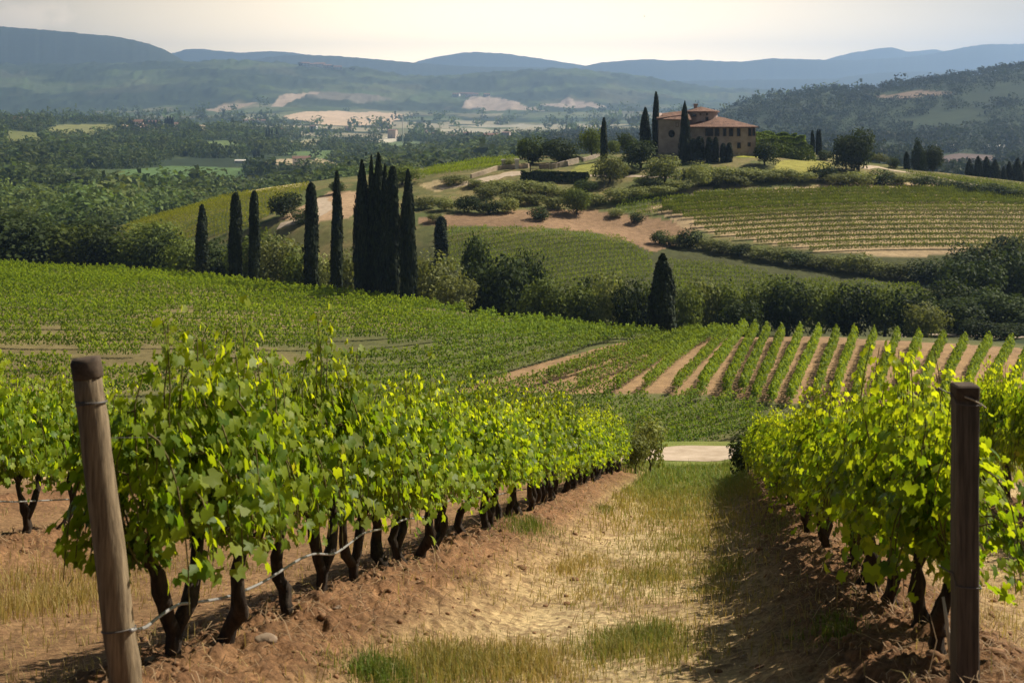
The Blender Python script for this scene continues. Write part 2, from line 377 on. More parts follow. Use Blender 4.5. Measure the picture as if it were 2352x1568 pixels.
# tree canopy roughness of the far slopes
zz = np.zeros_like(U); m3 = rows > 2300
zz[m3] = np.maximum(0, fbm(XG[m3] / 42, D[m3] / 100, 131, 3) - .45)
CAN = zz * sstep(4300, 5000, D) * (1 - sstep(7000, 9000, D)); ZG = ZG + CAN * 34

def gz(X, Y):
    X = np.asarray(X, float); Y = np.asarray(Y, float)
    p = CX + F * X / Y
    i = np.clip(np.searchsorted(cols, p) - 1, 0, NC - 2); j = np.clip(np.searchsorted(rows, Y) - 1, 0, NR - 2)
    tx = np.clip((p - cols[i]) / (cols[i + 1] - cols[i]), 0, 1); ty = np.clip((Y - rows[j]) / (rows[j + 1] - rows[j]), 0, 1)
    return (ZG[j, i] * (1 - tx) + ZG[j, i + 1] * tx) * (1 - ty) + (ZG[j + 1, i] * (1 - tx) + ZG[j + 1, i + 1] * tx) * ty
PYG = HY - F * ZG / rows[:, None]
def hit(px, py, dmin=90.0, dmax=8000.0):
    """where the sight line through picture point (px, py) first meets the ground beyond dmin -> (X, Y, Z)"""
    i = int(np.clip(np.searchsorted(cols, px) - 1, 0, NC - 2))
    j0 = int(np.searchsorted(rows, dmin)); j1 = int(np.searchsorted(rows, dmax))
    col = PYG[j0:j1, i]
    w_ = np.nonzero(col <= py)[0]
    if len(w_) == 0:
        k = int(np.argmin(col)); d = rows[j0 + k]
    else:
        k = int(w_[0])
        if k == 0: d = rows[j0]
        else:
            a, b = col[k - 1], col[k]; t = (a - py) / max(a - b, 1e-6); d = lerp(rows[j0 + k - 1], rows[j0 + k], t)
    X = (px - CX) / F * d
    return float(X), float(d), float(gz(X, d))
def at(px, d):
    X = (px - CX) / F * d
    return float(X), float(d), float(gz(X, d))

def inpoly(X, Y, poly):
    r = np.zeros(X.shape, bool); n = len(poly)
    for i in range(n):
        x1, y1 = poly[i]; x2, y2 = poly[(i + 1) % n]
        if y1 == y2: continue
        c = ((y1 > Y) != (y2 > Y)) & (X < (x2 - x1) * (Y - y1) / (y2 - y1) + x1)
        r ^= c
    return r
def patch(pts, dmin=90, dmax=8000):
    return [hit(px, py, dmin, dmax)[:2] for px, py in pts]

# ---- cover colours
C = np.zeros((NR, NC, 3))
def setc(mask, c): C[mask] = c
def mixc(wt, c): C[...] = C * (1 - wt[..., None]) + np.asarray(c) * wt[..., None]
nA = fbm(XG / 3.0, D / 3.0, 61, 4); nB = fbm(XG / 40, D / 40, 71, 4); nC = fbm(XG / 300, D / 260, 81, 5)
FOREST = np.array([0.030, 0.045, 0.020]); FIELD = np.array([0.075, 0.105, 0.035]); TAN = np.array([0.44, 0.31, 0.185])
SOIL = np.array([0.27, 0.148, 0.072]); STRAW = np.array([0.58, 0.43, 0.215]); DRYGR = np.array([0.20, 0.17, 0.07])
C[...] = FOREST
RH = (PX > 1560) * (D < 2500)
mixc(sstep(.50, .58, nC) * .85 * (1 - .8 * RH), FIELD); mixc(sstep(.55, .62, fbm(XG / 90, D / 120, 97, 4)) * .5 * (1 - sstep(1500, 2500, D)) * (1 - .8 * RH), (0.12, 0.15, 0.05))
mixc(sstep(.60, .66, fbm(XG / 210, D / 330, 93, 4)) * (.45 * sstep(1500, 2500, D) * (1 - .7 * RH) - .33 * sstep(4600, 5200, D)), (0.30, 0.25, 0.15))
mixc(sstep(.06, .0, CAN) * sstep(4400, 5200, D) * .55 * sstep(.4, .6, nC), (0.085, 0.10, 0.045))
WOOD = sstep(.43, .47, fbm(XG / 130, D / 110, 211, 4)) * sstep(300, 400, D) * (1 - sstep(2300, 2500, D))
mixc(WOOD * .85, (0.045, 0.064, 0.026))
# valley floor farmland
vf = sstep(1900, 2600, D) * (1 - sstep(4200, 4900, D)) * (PX > 560) * (PX < 1750)
fld = _h(np.floor(XG / 170 + nC * 2).astype(np.int64), np.floor(D / 240 + nC * 1.5).astype(np.int64), 5)
mixc(vf * (fld > .45) * .7, (0.16, 0.18, 0.085)); mixc(vf * (fld > .74) * .8, (0.36, 0.31, 0.21))
# villa hill: dry grass with scrub
hill = sstep(225, 240, D) * (1 - sstep(345, 380, D)) * (PX > 250)
mixc(hill, np.array([0.15, 0.145, 0.055])); mixc(hill * sstep(.45, .6, nB), (0.10, 0.12, 0.04)); mixc(hill * sstep(.5, .65, nA) * .6, (0.26, 0.2, 0.09))
# valley behind plateau
val = sstep(150, 165, D) * (1 - sstep(236, 246, D)); mixc(val, np.array([0.07, 0.075, 0.03]))
# plateau soil with thin grass
crest_d = np.interp(cols, [k[0] for k in FEAT[2]], [k[1] for k in FEAT[2]])
pl = sstep(88, 96, D) * (1 - sstep(0, 8, D - crest_d[None, :] - 4))
mixc(pl, np.array([0.13, 0.135, 0.05])); mixc(pl * sstep(.5, .66, nB + .25 * (nA - .5)) * .5, (0.26, 0.18, 0.09))
# foreground
fg = 1 - sstep(64, 92, D)
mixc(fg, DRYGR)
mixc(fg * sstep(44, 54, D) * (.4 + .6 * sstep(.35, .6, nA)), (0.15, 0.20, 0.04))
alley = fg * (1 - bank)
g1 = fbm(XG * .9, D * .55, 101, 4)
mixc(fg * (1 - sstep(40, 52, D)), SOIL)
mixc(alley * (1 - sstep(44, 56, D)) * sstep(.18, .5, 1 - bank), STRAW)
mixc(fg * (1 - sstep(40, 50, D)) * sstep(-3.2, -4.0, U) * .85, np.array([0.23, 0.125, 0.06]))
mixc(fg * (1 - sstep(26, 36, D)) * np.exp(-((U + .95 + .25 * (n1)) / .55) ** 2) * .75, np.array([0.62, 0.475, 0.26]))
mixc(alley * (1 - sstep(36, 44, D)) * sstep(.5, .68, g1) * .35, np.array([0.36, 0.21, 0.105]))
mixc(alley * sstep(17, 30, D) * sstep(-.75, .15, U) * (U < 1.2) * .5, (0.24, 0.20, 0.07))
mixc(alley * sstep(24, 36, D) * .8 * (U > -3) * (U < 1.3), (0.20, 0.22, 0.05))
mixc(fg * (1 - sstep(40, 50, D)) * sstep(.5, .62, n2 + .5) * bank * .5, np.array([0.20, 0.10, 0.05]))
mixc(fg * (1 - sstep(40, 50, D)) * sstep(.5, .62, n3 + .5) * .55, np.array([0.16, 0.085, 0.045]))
# patches of bare earth, tilled fields, lawns
PATCH = [
 ([(960, 500), (1040, 492), (1130, 488), (1240, 480), (1340, 478), (1420, 492), (1500, 500), (1600, 520), (1560, 560), (1500, 580), (1420, 545), (1300, 528), (1150, 520), (1020, 520), (960, 515)], (0.28, 0.18, 0.105), 200, 300),
 ([(640, 505), (700, 470), (760, 440), (830, 440), (850, 470), (800, 500), (720, 515)], (0.44, 0.30, 0.18), 200, 310),
 ([(960, 425), (1010, 412), (1060, 415), (1075, 425), (1000, 440)], (0.42, 0.33, 0.18), 200, 330),
 ([(560, 442), (620, 424), (690, 418), (720, 424), (640, 438)], (0.55, 0.45, 0.22), 250, 345),
 ([(1690, 360), (1720, 352), (1745, 352), (1740, 362)], (0.36, 0.36, 0.05), 260, 330),
 ([(1770, 392), (1790, 370), (1850, 366), (1905, 372), (1915, 392), (1830, 398)], (0.27, 0.25, 0.06), 260, 330),
 ([(1300, 400), (1345, 375), (1420, 378), (1420, 402)], (0.24, 0.24, 0.06), 250, 330),
 ([(1530, 440), (1600, 428), (1640, 432), (1600, 446)], (0.42, 0.34, 0.2), 240, 320),
 ([(1560, 520), (1700, 548), (1900, 580), (2100, 590), (2352, 565), (2420, 560), (2420, 430), (2352, 432), (2100, 420), (1900, 424), (1700, 440), (1600, 460), (1480, 480), (1540, 500)], (0.40, 0.295, 0.17), 215, 292),
 ([(1040, 900), (1180, 850), (1330, 812), (1480, 775), (1600, 756), (1640, 760), (1800, 770), (2000, 780), (2352, 800), (2460, 815), (2460, 940), (2000, 935), (1800, 925), (1600, 905), (1420, 905)], (0.32, 0.205, 0.11), 95, 140),
 # far fields
 ([(650, 268), (720, 256), (860, 256), (930, 264), (900, 284), (830, 290), (760, 288), (700, 278)], (0.56, 0.41, 0.27), 2500, 5200),
 ([(470, 252), (520, 236), (590, 236), (560, 246), (500, 258)], (0.34, 0.26, 0.18), 2500, 6000),
 ([(620, 246), (640, 222), (700, 212), (760, 210), (680, 228), (650, 246)], (0.38, 0.29, 0.21), 2500, 6200),
 ([(700, 225), (740, 208), (830, 216), (900, 228), (820, 236)], (0.16, 0.14, 0.10), 2500, 6200),
 ([(1060, 248), (1080, 222), (1150, 226), (1210, 245), (1260, 256), (1130, 254)], (0.36, 0.28, 0.21), 2500, 6200),
 ([(1240, 240), (1300, 228), (1360, 236), (1400, 246), (1320, 250)], (0.34, 0.27, 0.21), 2500, 6200),
 ([(980, 300), (1080, 294), (1200, 300), (1180, 308), (1050, 306)], (0.40, 0.36, 0.26), 2000, 5200),
 ([(840, 322), (900, 312), (940, 318), (900, 330)], (0.55, 0.50, 0.38), 1500, 5200),
 ([(1040, 290), (1200, 284), (1290, 290), (1200, 296)], (0.36, 0.33, 0.24), 2000, 5200),
 ([(100, 305), (130, 286), (260, 286), (285, 298), (180, 315)], (0.20, 0.20, 0.07), 1300, 2600),
 ([(0, 330), (20, 300), (90, 306), (100, 326), (40, 338)], (0.15, 0.16, 0.05), 900, 2400),
 ([(420, 330), (520, 322), (600, 345), (520, 352)], (0.12, 0.16, 0.05), 800, 2400),
 ([(620, 350), (760, 345), (800, 362), (700, 362)], (0.11, 0.16, 0.05), 700, 2400),
 ([(560, 420), (640, 400), (760, 405), (700, 425)], (0.13, 0.16, 0.06), 500, 1600),
 ([(140, 470), (200, 455), (240, 470), (190, 490)], (0.26, 0.20, 0.09), 400, 1200),
 ([(320, 460), (430, 455), (520, 470), (420, 478)], (0.20, 0.20, 0.08), 400, 1400),
 ([(820, 330), (960, 325), (1050, 340), (900, 350)], (0.13, 0.17, 0.07), 900, 2400),
 ([(60, 342), (75, 326), (150, 326), (150, 340)], (0.32, 0.24, 0.08), 900, 2300),
 ([(220, 430), (280, 390), (400, 380), (560, 386), (560, 420), (420, 434), (300, 440)], (0.095, 0.155, 0.05), 500, 1600),
 ([(560, 380), (640, 366), (700, 364), (760, 378), (700, 390), (600, 392)], (0.40, 0.31, 0.19), 700, 2000),
 ([(700, 380), (730, 362), (790, 380), (820, 395), (740, 395)], (0.38, 0.31, 0.17), 700, 2000),
 ([(270, 297), (300, 282), (410, 288), (420, 296), (340, 302)], (0.42, 0.30, 0.22), 1300, 2600),
 ([(440, 292), (480, 286), (500, 294), (470, 300)], (0.5, 0.40, 0.26), 1500, 3000),
 ([(640, 330), (720, 318), (760, 326), (700, 340)], (0.30, 0.27, 0.15), 1300, 3000),
 ([(2100, 368), (2200, 352), (2280, 356), (2300, 380), (2180, 390)], (0.13, 0.095, 0.08), 600, 2000),
 ([(1990, 222), (2120, 208), (2200, 214), (2080, 228)], (0.22, 0.16, 0.11), 1500, 2300),
]
for pts, c, a, b in PATCH:
    m = inpoly(XG, D, patch(pts, a, b)) & (D > a * .9) & (D < b * 1.1)
    k = (0.85 + 0.3 * nA[m])[:, None] if a < 1000 else (0.9 + .2 * nB[m])[:, None]
    C[m] = np.asarray(c) * k
POLY_CLEAR = [patch(p[0], p[2], p[3]) for p in PATCH if p[2] >= 500]

V = np.stack([XG, D, ZG], -1).reshape(-1, 3)
ii = (np.arange(NR - 1)[:, None] * NC + np.arange(NC - 1)[None, :]).ravel()
Fq = np.stack([ii, ii + 1, ii + NC + 1, ii + NC], -1)
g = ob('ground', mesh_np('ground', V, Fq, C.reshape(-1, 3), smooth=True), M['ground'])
tag(g, 'vineyard slopes and wooded valley land', None, None, 'structure')

# far ridges: real hills standing behind one another
def ridge(name, d, pts, depth, seed, c):
    pxs = np.arange(pts[0][0], pts[-1][0] + 1, 4.0)
    top = pchip([p[0] for p in pts], [p[1] for p in pts], pxs)
    top = top + (fbm(pxs / 9, pxs * 0 + seed, seed, 4) - .5) * 3.0
    ts = np.linspace(-1, 1, 25)
    Vs = []
    zc = -(top - HY) / F * d
    for t in ts:
        dd = d + t * depth; X = (pxs - CX) / F * dd
        prof = math.cos(t * math.pi / 2) ** 1.15
        z = -140 + (zc + 140) * prof + (fbm(X / 500, pxs * 0 + dd / 500, seed + 5, 4) - .5) * 160 * (abs(t) > .02) * prof * (1 - prof ** 4)
        Vs.append(np.stack([X, np.full_like(X, dd), z], -1))
    Vv = np.concatenate(Vs); n = len(pxs)
    i = (np.arange(len(ts) - 1)[:, None] * n + np.arange(n - 1)[None, :]).ravel()
    cc = np.asarray(c) * (0.7 + .6 * fbm(Vv[:, 0] / 300, Vv[:, 1] / 300, seed + 9, 4))[:, None]
    o = ob(name, mesh_np(name, Vv, np.stack([i, i + 1, i + n + 1, i + n], -1), cc, smooth=True), M['ground'])
    return tag(o, None, None, None, 'structure')
FC = (0.035, 0.045, 0.025)
ridge('hills', 7800, [(-700, 40), (-200, 52), (0, 61), (100, 69), (200, 78), (260, 84), (310, 93), (350, 104), (390, 121), (430, 145), (470, 175), (520, 215), (560, 250)], 1100, 3, FC)
ridge('hills', 9500, [(440, 240), (500, 170), (560, 144), (600, 134), (690, 126), (760, 129), (860, 136), (1000, 148), (1120, 154), (1260, 155), (1380, 162), (1450, 172), (1520, 195), (1600, 240)], 1200, 13, FC)
ridge('hills', 12000, [(330, 220), (395, 123), (450, 112), (500, 117), (560, 121), (620, 118), (700, 125), (800, 150), (900, 190)], 1200, 23, FC)
ridge('hills', 12500, [(880, 190), (960, 141), (1010, 130), (1080, 120), (1140, 122), (1220, 132), (1340, 150), (1420, 165), (1500, 200)], 1200, 33, FC)
ridge('hills', 11000, [(1250, 210), (1340, 153), (1390, 143), (1440, 139), (1490, 136), (1530, 139), (1600, 138), (1690, 142), (1780, 135), (1850, 136), (1920, 138), (2050, 134), (2130, 126), (2200, 112), (2260, 103), (2352, 101), (2600, 90), (3050, 80)], 1200, 43, FC)
ridge('hills', 13000, [(1800, 190), (1920, 130), (1980, 118), (2045, 110), (2090, 119), (2140, 114), (2220, 130), (2400, 160)], 1200, 53, FC)
ridge('hills', 8800, [(1350, 240), (1500, 194), (1600, 186), (1760, 183), (1900, 182), (2000, 170), (2100, 165), (2352, 165), (3050, 150)], 900, 63, FC)

# ------------------------------------------------------------------ leaves
def norm(a): return a / np.maximum(np.linalg.norm(a, axis=-1, keepdims=True), 1e-9)
_ang = np.radians([0, 24, 52, 80, 112, 150, 180, -150, -112, -80, -52, -24])
_rad = np.array([1.0, .66, .92, .64, .80, .66, .16, .66, .80, .64, .92, .66])
GX = np.concatenate([[0], np.sin(_ang) * _rad]); GY = np.concatenate([[0], np.cos(_ang) * _rad])
GZ = -0.22 * (GX ** 2 + GY ** 2) + 0.22 * np.abs(GX)
GRAPE = np.stack([GX, GY, GZ], -1)
GRAPE_F = np.array([(0, i, i % 12 + 1) for i in range(1, 13)])
QUAD = np.array([(-.5, -.7, 0.06), (.5, -.7, -.06), (.38, .7, .06), (-.38, .7, -.06)]); QUAD_F = np.array([(0, 1, 2, 3)])
TRI = np.array([(-.55, -.6, 0), (.55, -.6, 0.08), (0, .9, -0.05)]); TRI_F = np.array([(0, 1, 2)])

def scatter(P, Nn, Tp, S, shape, faces, colr):
    """leaf of the given shape at P, facing Nn, tip along Tp, size S"""
    n = len(P); k = len(shape)
    Nn = norm(Nn); Tp = norm(Tp - (Tp * Nn).sum(-1, keepdims=True) * Nn); Bx = np.cross(Tp, Nn)
    S = np.broadcast_to(np.asarray(S, float), (n,))[:, None, None]
    shape = np.broadcast_to(shape[None], (n, k, 3)).copy(); shape[:, :, 2] *= (0.2 + 1.9 * ((P[:, 0] * 977.1 + P[:, 2] * 431.7) % 1.0))[:, None]
    V = P[:, None, :] + S * (shape[:, :, 0:1] * Bx[:, None, :] + shape[:, :, 1:2] * Tp[:, None, :] + shape[:, :, 2:3] * Nn[:, None, :])
    Fc = faces[None] + (np.arange(n) * k)[:, None, None]
    return V.reshape(-1, 3), Fc.reshape(-1, faces.shape[1]), np.repeat(colr, k, 0)

def tube(pts, rad, sides=8, r=None, rough=0.0, cap=True):
    pts = np.asarray(pts, float); n = len(pts); rad = np.broadcast_to(np.asarray(rad, float), (n,))
    tg = norm(np.gradient(pts, axis=0)); up = np.array([0.31, 0.17, 0.93])
    Vs = []
    a = np.arange(sides) * 2 * np.pi / sides
    ref = np.cross(tg[0], up); ref = ref / np.linalg.norm(ref)
    for i in range(n):
        b = norm(ref - tg[i] * (ref @ tg[i])); ref = b; c = np.cross(tg[i], b)
        rr = rad[i] * (1 + (rough * (r.random(sides) - .5) * 2 if rough else 0))
        Vs.append(pts[i] + (np.cos(a) * rr)[:, None] * b + (np.sin(a) * rr)[:, None] * c)
    Vv = np.concatenate(Vs + ([pts[:1], pts[-1:]] if cap else []))
    Fs = []
    for i in range(n - 1):
        for k in range(sides):
            k2 = (k + 1) % sides; Fs.append((i * sides + k, i * sides + k2, (i + 1) * sides + k2, (i + 1) * sides + k))
    if cap:
        o = n * sides
        for k in range(sides):
            k2 = (k + 1) % sides
            Fs.append((o, k2, k, k)); Fs.append((o + 1, (n - 1) * sides + k, (n - 1) * sides + k2, (n - 1) * sides + k2))
    # quads with a doubled corner become triangles
    return Vv, np.array(Fs)

def tube_mesh(name, tubes, smooth=True):
    Vs, F3, F4, o = [], [], [], 0
    Vv, Fc, _ = cat_mesh(tubes)
    me = bpy.data.meshes.new(name)
    me.from_pydata(Vv.tolist(), [], [tuple(dict.fromkeys(f)) for f in Fc.tolist()])
    if smooth: me.polygons.foreach_set('use_smooth', np.ones(len(me.polygons), bool))
    me.update()
    return me

# ------------------------------------------------------------------ grapevines
def vine_parts(seed, wild=1.0):
    r = np.random.default_rng(seed)
    # trunk: gnarled, two arms along the wire
    k = 9; zs = np.linspace(-.12, .62, k)
    bend = r.normal(0, .035, (k, 2)).cumsum(0) * .8; bend -= bend[1]
    tr = np.stack([bend[:, 0] + .03 * np.sin(zs * 7 + seed), bend[:, 1] + .055 * np.sin(zs * 5 + seed * 2), zs], -1)
    tubes = [tube(tr, np.linspace(.050, .034, k) * (1 + r.normal(0, .1, k)), 11, r, .30)]
    head = tr[-1]
    for s in (-1, 1):
        arm = np.array([head + (0, 0, -.03), head + (r.normal(0, .02), s * .12, .10), head + (r.normal(0, .03), s * .3, .15 + r.normal(0, .02)), (r.normal(0, .03), s * .52, .78)])
        tubes.append(tube(arm, [.030, .026, .02, .015], 7, r, .2))
    if seed % 3 == 1:  # forked stem
        f = np.array([tr[3], tr[3] + (.03, .12, .12), tr[3] + (.02, .26, .30), tr[3] + (.0, .33, .5)])
        tubes.append(tube(f, [.045, .042, .036, .03], 8, r, .2))
    P, Nn, Tp, S, Cc = [], [], [], [], []
    shoots = []
    nsh = 22
    for i in range(nsh):
        y0 = (-.34, 0.02, .36)[i % 3] + r.normal(0, .075); side = r.choice((-1, 1))
        top = r.uniform(1.32, 1.70) if r.random() > .14 else r.uniform(1.70, 1.95)
        top = top + .16 - .42 * min(1, abs(y0) / .54) ** 1.5; x1 = side * r.uniform(.02, .20)
        t = np.linspace(0, 1, 7)
        sh = np.stack([r.normal(0, .05) + x1 * np.sin(t * 2.2), y0 + r.normal(0, .10) * t, .70 + (top - .70) * t ** .9], -1)
        sh[:, :2] += r.normal(0, .012, (7, 2)).cumsum(0)
        shoots.append((sh, top > 1.66, False))
    for i in range(20):
        y0 = (-.34, 0.02, .36)[i % 3] + r.normal(0, .085); side = r.choice((-1, 1)); zt = r.uniform(1.0, 1.5); zb = r.uniform(.48, .84)
        t = np.linspace(0, 1, 7)
        sh = np.stack([side * (.10 + .24 * np.sin(t * 1.5) + r.normal(0, .03)), y0 + r.normal(0, .12) * t, zt + .12 * np.sin(t * 3) - (zt - zb) * t ** 1.3], -1)
        shoots.append((sh, False, True))
    for sh, tall, droop in shoots:
        Ln = np.linalg.norm(np.diff(sh, axis=0), axis=1).sum(); nl = int(Ln / .022)
        t = np.sort(r.random(nl)); idx = t * 6; i0 = np.clip(idx.astype(int), 0, 5); fr = (idx - i0)[:, None]
        base = sh[i0] * (1 - fr) + sh[i0 + 1] * fr
        off = r.normal(0, 1, (nl, 3)) * (.075, .05, .05)
        p = base + off
        p[:, 1] *= 1 - .12 * np.clip((p[:, 2] - 1.0) / .8, 0, 1) * 2
        sx = np.sign(p[:, :1] + r.normal(0, .05, (nl, 1)))
        nrm = np.concatenate([sx * r.uniform(.5, 1.2, (nl, 1)), r.normal(0, .5, (nl, 1)), r.uniform(-.15, .85, (nl, 1))], 1)
        tip = np.concatenate([r.normal(0, .4, (nl, 2)), np.full((nl, 1), -1.0)], 1)
        young = np.clip((t - .62) * 2.2, 0, 1) * (0 if droop else 1)
        s = r.uniform(.031, .074, nl) * (1 - .45 * young)
        mix = np.clip(r.random(nl) * .7 + young * .55, 0, 1)[:, None]
        c = lerp(np.array([.088, .165, .016]), np.array([.335, .395, .03]), mix)
        old = r.random(nl) < .004
        c[old] = (.30, .30, .05)
        P.append(p); Nn.append(nrm); Tp.append(tip); S.append(s); Cc.append(c)
    P, Nn, Tp, S, Cc = map(np.concatenate, (P, Nn, Tp, S, Cc))
    lv = scatter(P, Nn, Tp, S, GRAPE, GRAPE_F, Cc)
    canes = [tube(sh, np.linspace(.007, .003, 7), 4, cap=False) for sh, a, b in shoots]
    return tube_mesh('trunk', tubes), mesh_np('foliage', lv[0], lv[1], lv[2], smooth=False), tube_mesh('cane', canes)

NV = 8
VINES = [vine_parts(s) for s in range(NV)]
M['canes'] = noise_mat('green_cane', (0.10, 0.075, 0.03), (0.17, 0.15, 0.05), 8)
VROT = -math.atan(0.144)
def vine(u, d, label, group, k=None, sc_=(1, 1, 1), flip=None):
    k = random.randrange(NV) if k is None else k
    X = row_x(u, d)
    zb = float(-1.26 - .241 * d)
    flip = (random.random() < .5) if flip is None else flip
    e = empty('grapevine', label, 'grapevine', (X + random.gauss(0, .03), d, zb), VROT + (math.pi if flip else 0) + random.gauss(0, .04), sc_, group)
    tme, fme, cme = VINES[k]
    ob('trunk', tme, M['bark'], e)
    fo = ob('foliage', fme, M['grape'], e); ob('cane', cme, M['canes'], fo)
    return e

def vine_row(u, ds, where, group, hs=1.0, first=1, hprof=None):
    for i, d in enumerate(ds):
        h = hs * random.choice((random.uniform(.88, 1.0), random.uniform(.98, 1.13))) * (hprof(d) if hprof else 1)
        vine(u, d, f'grapevine in {where}, {ordinal(i + first)} from the near end', group, sc_=(random.uniform(.95, 1.1), random.uniform(.98, 1.1), h))
dl = [7.55, 8.42, 9.55, 10.55, 11.6, 12.45, 13.1, 13.9, 14.7, 15.6]
while dl[-1] < 42.3: dl.append(dl[-1] + .92 + random.uniform(-.08, .08))
vine_row(-2.93, dl, 'the sunlit left row behind the leaning post', 'vines of the sunlit row left of the grass alley', 0.94, 1, lambda d: 1.04 - .09 * min(1, max(0, (d - 10) / 25)))
dr = [7.9]
while dr[-1] < 39.5: dr.append(dr[-1] + .93 + random.uniform(-.08, .08))
vine_row(1.28, dr, 'the right row that shades the grass alley', 'vines of the row right of the grass alley', 0.86, 1, lambda d: 1.04 - .12 * min(1, max(0, (d - 8) / 12)))
d2 = [14.2]
while d2[-1] < 41: d2.append(d2[-1] + 1.0 + random.uniform(-.1, .1))
vine_row(-8.4, d2, 'the second row at the left edge', 'vines of the second row on the left', 1.0)
d3 = [15.0]
while d3[-1] < 40: d3.append(d3[-1] + 1.0 + random.uniform(-.1, .1))
vine_row(5.2, d3, 'the dark tall row at the right edge', 'vines of the dark row at the right edge', 1.2)

# ------------------------------------------------------------------ posts, hose, wires
def fpt(px, py, d): return ((px - CX) / F * d, d, -(py - HY) / F * d)
def lathe_post():
    b = np.array(fpt(292, 1600, 6.7)); t = np.array(fpt(198, 832, 6.72))
    b = b - (t - b) * .18
    k = 14; ts = np.linspace(0, 1, k); r = np.random.default_rng(3)
    pts = b + (t - b) * ts[:, None] + r.normal(0, .002, (k, 3))
    rd = np.linspace(.080, .068, k)
    e = empty('vineyard_post', 'round leaning wooden end post with dark top at the left row', 'post', tuple(b), group=None)
    ax = norm(t - b)
    me = tube_mesh('shaft', [tube(pts - b, rd, 20, r, .02)]); ob('shaft', me, M['post'], e)
    cap = [t - b - ax * .075, t - b - ax * .07, t - b + ax * .004, t - b + ax * .02, t - b + ax * .024]
    ob('cap', tube_mesh('cap', [tube(cap, [.0715, .073, .0725, .066, .03], 20, r, .03)]), M['posttop'], e)
    def ring(f, n):
        c = (t - b) * f; rr = np.interp(f, ts, rd) + .004
        u = norm(np.cross(ax, (0, 1, 0))); v = np.cross(ax, u)
        a = np.linspace(0, 2 * np.pi, 25)
        loops = [tube(c + ax * (.012 * j + .01 * np.sin(a + j))[:, None] + rr * (np.cos(a)[:, None] * u + np.sin(a)[:, None] * v), .0035, 5, cap=False) for j in range(n)]
        ob('wire_tie', tube_mesh('wire_tie', loops), M['wire'], e)
    ring(.895, 2); ring(.325, 1)
    return e
lathe_post()

def square_post():
    b = np.array(fpt(2216, 1592, 6.75)); t = np.array(fpt(2213, 888, 6.75)); b[2] -= .25
    e = empty('vineyard_post', 'square dark wooden end post at the right row, upright', 'post', tuple(b))
    H = t[2] - b[2]; hw = .055; ch = .008
    r = np.random.default_rng(5)
    prof = [(-hw + ch, -hw), (hw - ch, -hw), (hw, -hw + ch), (hw, hw - ch), (hw - ch, hw), (-hw + ch, hw), (-hw, hw - ch), (-hw, -hw + ch)]
    nz_ = 16; Vs = []
    for i in range(nz_):
        z = H * i / (nz_ - 1); s = 1.02 - .03 * i / (nz_ - 1)
        Vs += [(x * s + r.normal(0, .0012), y * s + r.normal(0, .0012), z) for x, y in prof]
    Fs = [(i * 8 + k, i * 8 + (k + 1) % 8, (i + 1) * 8 + (k + 1) % 8, (i + 1) * 8 + k) for i in range(nz_ - 1) for k in range(8)]
    me = bpy.data.meshes.new('shaft'); me.from_pydata(Vs, [], Fs + [tuple(range((nz_ - 1) * 8, nz_ * 8)), tuple(range(7, -1, -1))]); me.update()
    ob('shaft', me, M['post2'], e)
    cv = []
    for z, s in ((H - .058, 1.03), (H + .006, 1.05), (H + .014, .9)): cv += [(x * s, y * s, z) for x, y in prof]
    me = bpy.data.meshes.new('cap'); me.from_pydata(cv, [], [(i * 8 + k, i * 8 + (k + 1) % 8, (i + 1) * 8 + (k + 1) % 8, (i + 1) * 8 + k) for i in range(2) for k in range(8)] + [tuple(range(16, 24))]); me.update()
    ob('cap', me, M['posttop'], e)
    for zf, droop in ((H - .07, .03), (H * .455, .045)):
        q = hw + .006
        lp = np.array([(-q - .06, .02, zf + droop + .03), (-q, -q * .2, zf + droop), (-q, -q, zf), (0, -q, zf - .008), (q, -q, zf - .01), (q, q, zf + .01), (-q, q, zf + .03), (-q, 0, zf + droop)])
        ob('wire_tie', tube_mesh('wire_tie', [tube(lp, .0032, 5, cap=False)]), M['wire'], e)
    tw = np.array([(-.02, -hw - .004, H - .035), (.02, -hw - .012, H - .05), (.065, -hw - .006, H - .075), (.10, -.01, H - .10)])
    ob('twig', tube_mesh('twig', [tube(tw, [.004, .004, .003, .002], 5)]), M['cane'], e)
square_post()

def hose():
    pt = [(300, 1447), (345, 1432), (405, 1390), (440, 1384), (520, 1370), (600, 1338), (690, 1283), (720, 1272), (770, 1270), (800, 1250), (828, 1228), (890, 1210), (930, 1192), (975, 1186), (1035, 1148), (1060, 1150), (1120, 1140), (1180, 1128), (1240, 1116)]
    P = []
    for i, (px, py) in enumerate(pt):
        d = 9376 / (1637 - px) - (.10 if i else 0)
        if i == 0: d = 6.62
        P.append(fpt(px, py, d))
    P = np.array(P)
    t = np.arange(len(P)); tq = np.linspace(0, len(P) - 1, 110)
    Q = np.stack([pchip(t, P[:, k], tq) for k in range(3)], -1)
    o = ob('irrigation_hose', tube_mesh('irrigation_hose', [tube(Q, .009, 8)]), M['hose'])
    tag(o, 'pale drip hose sagging from the leaning post along the left vine trunks', 'hose')
hose()
def hose2():
    P = []
    for px, d, h in [(-40, 12.9, .52), (60, 14.4, .36), (75, 15.0, .32), (130, 15.9, .43), (150, 16.6, .40), (230, 18, .36)]:
        P.append((row_x(-8.4, d) + .08, d, -1.26 - .241 * d + h))
    P = np.array(P); t = np.arange(len(P)); tq = np.linspace(0, len(P) - 1, 40)
    o = ob('irrigation_hose', tube_mesh('irrigation_hose', [tube(np.stack([pchip(t, P[:, k], tq) for k in range(3)], -1), .010, 7)]), M['hose'])
    tag(o, 'drip hose strung between trunks of the second row at the left edge', 'hose')
hose2()
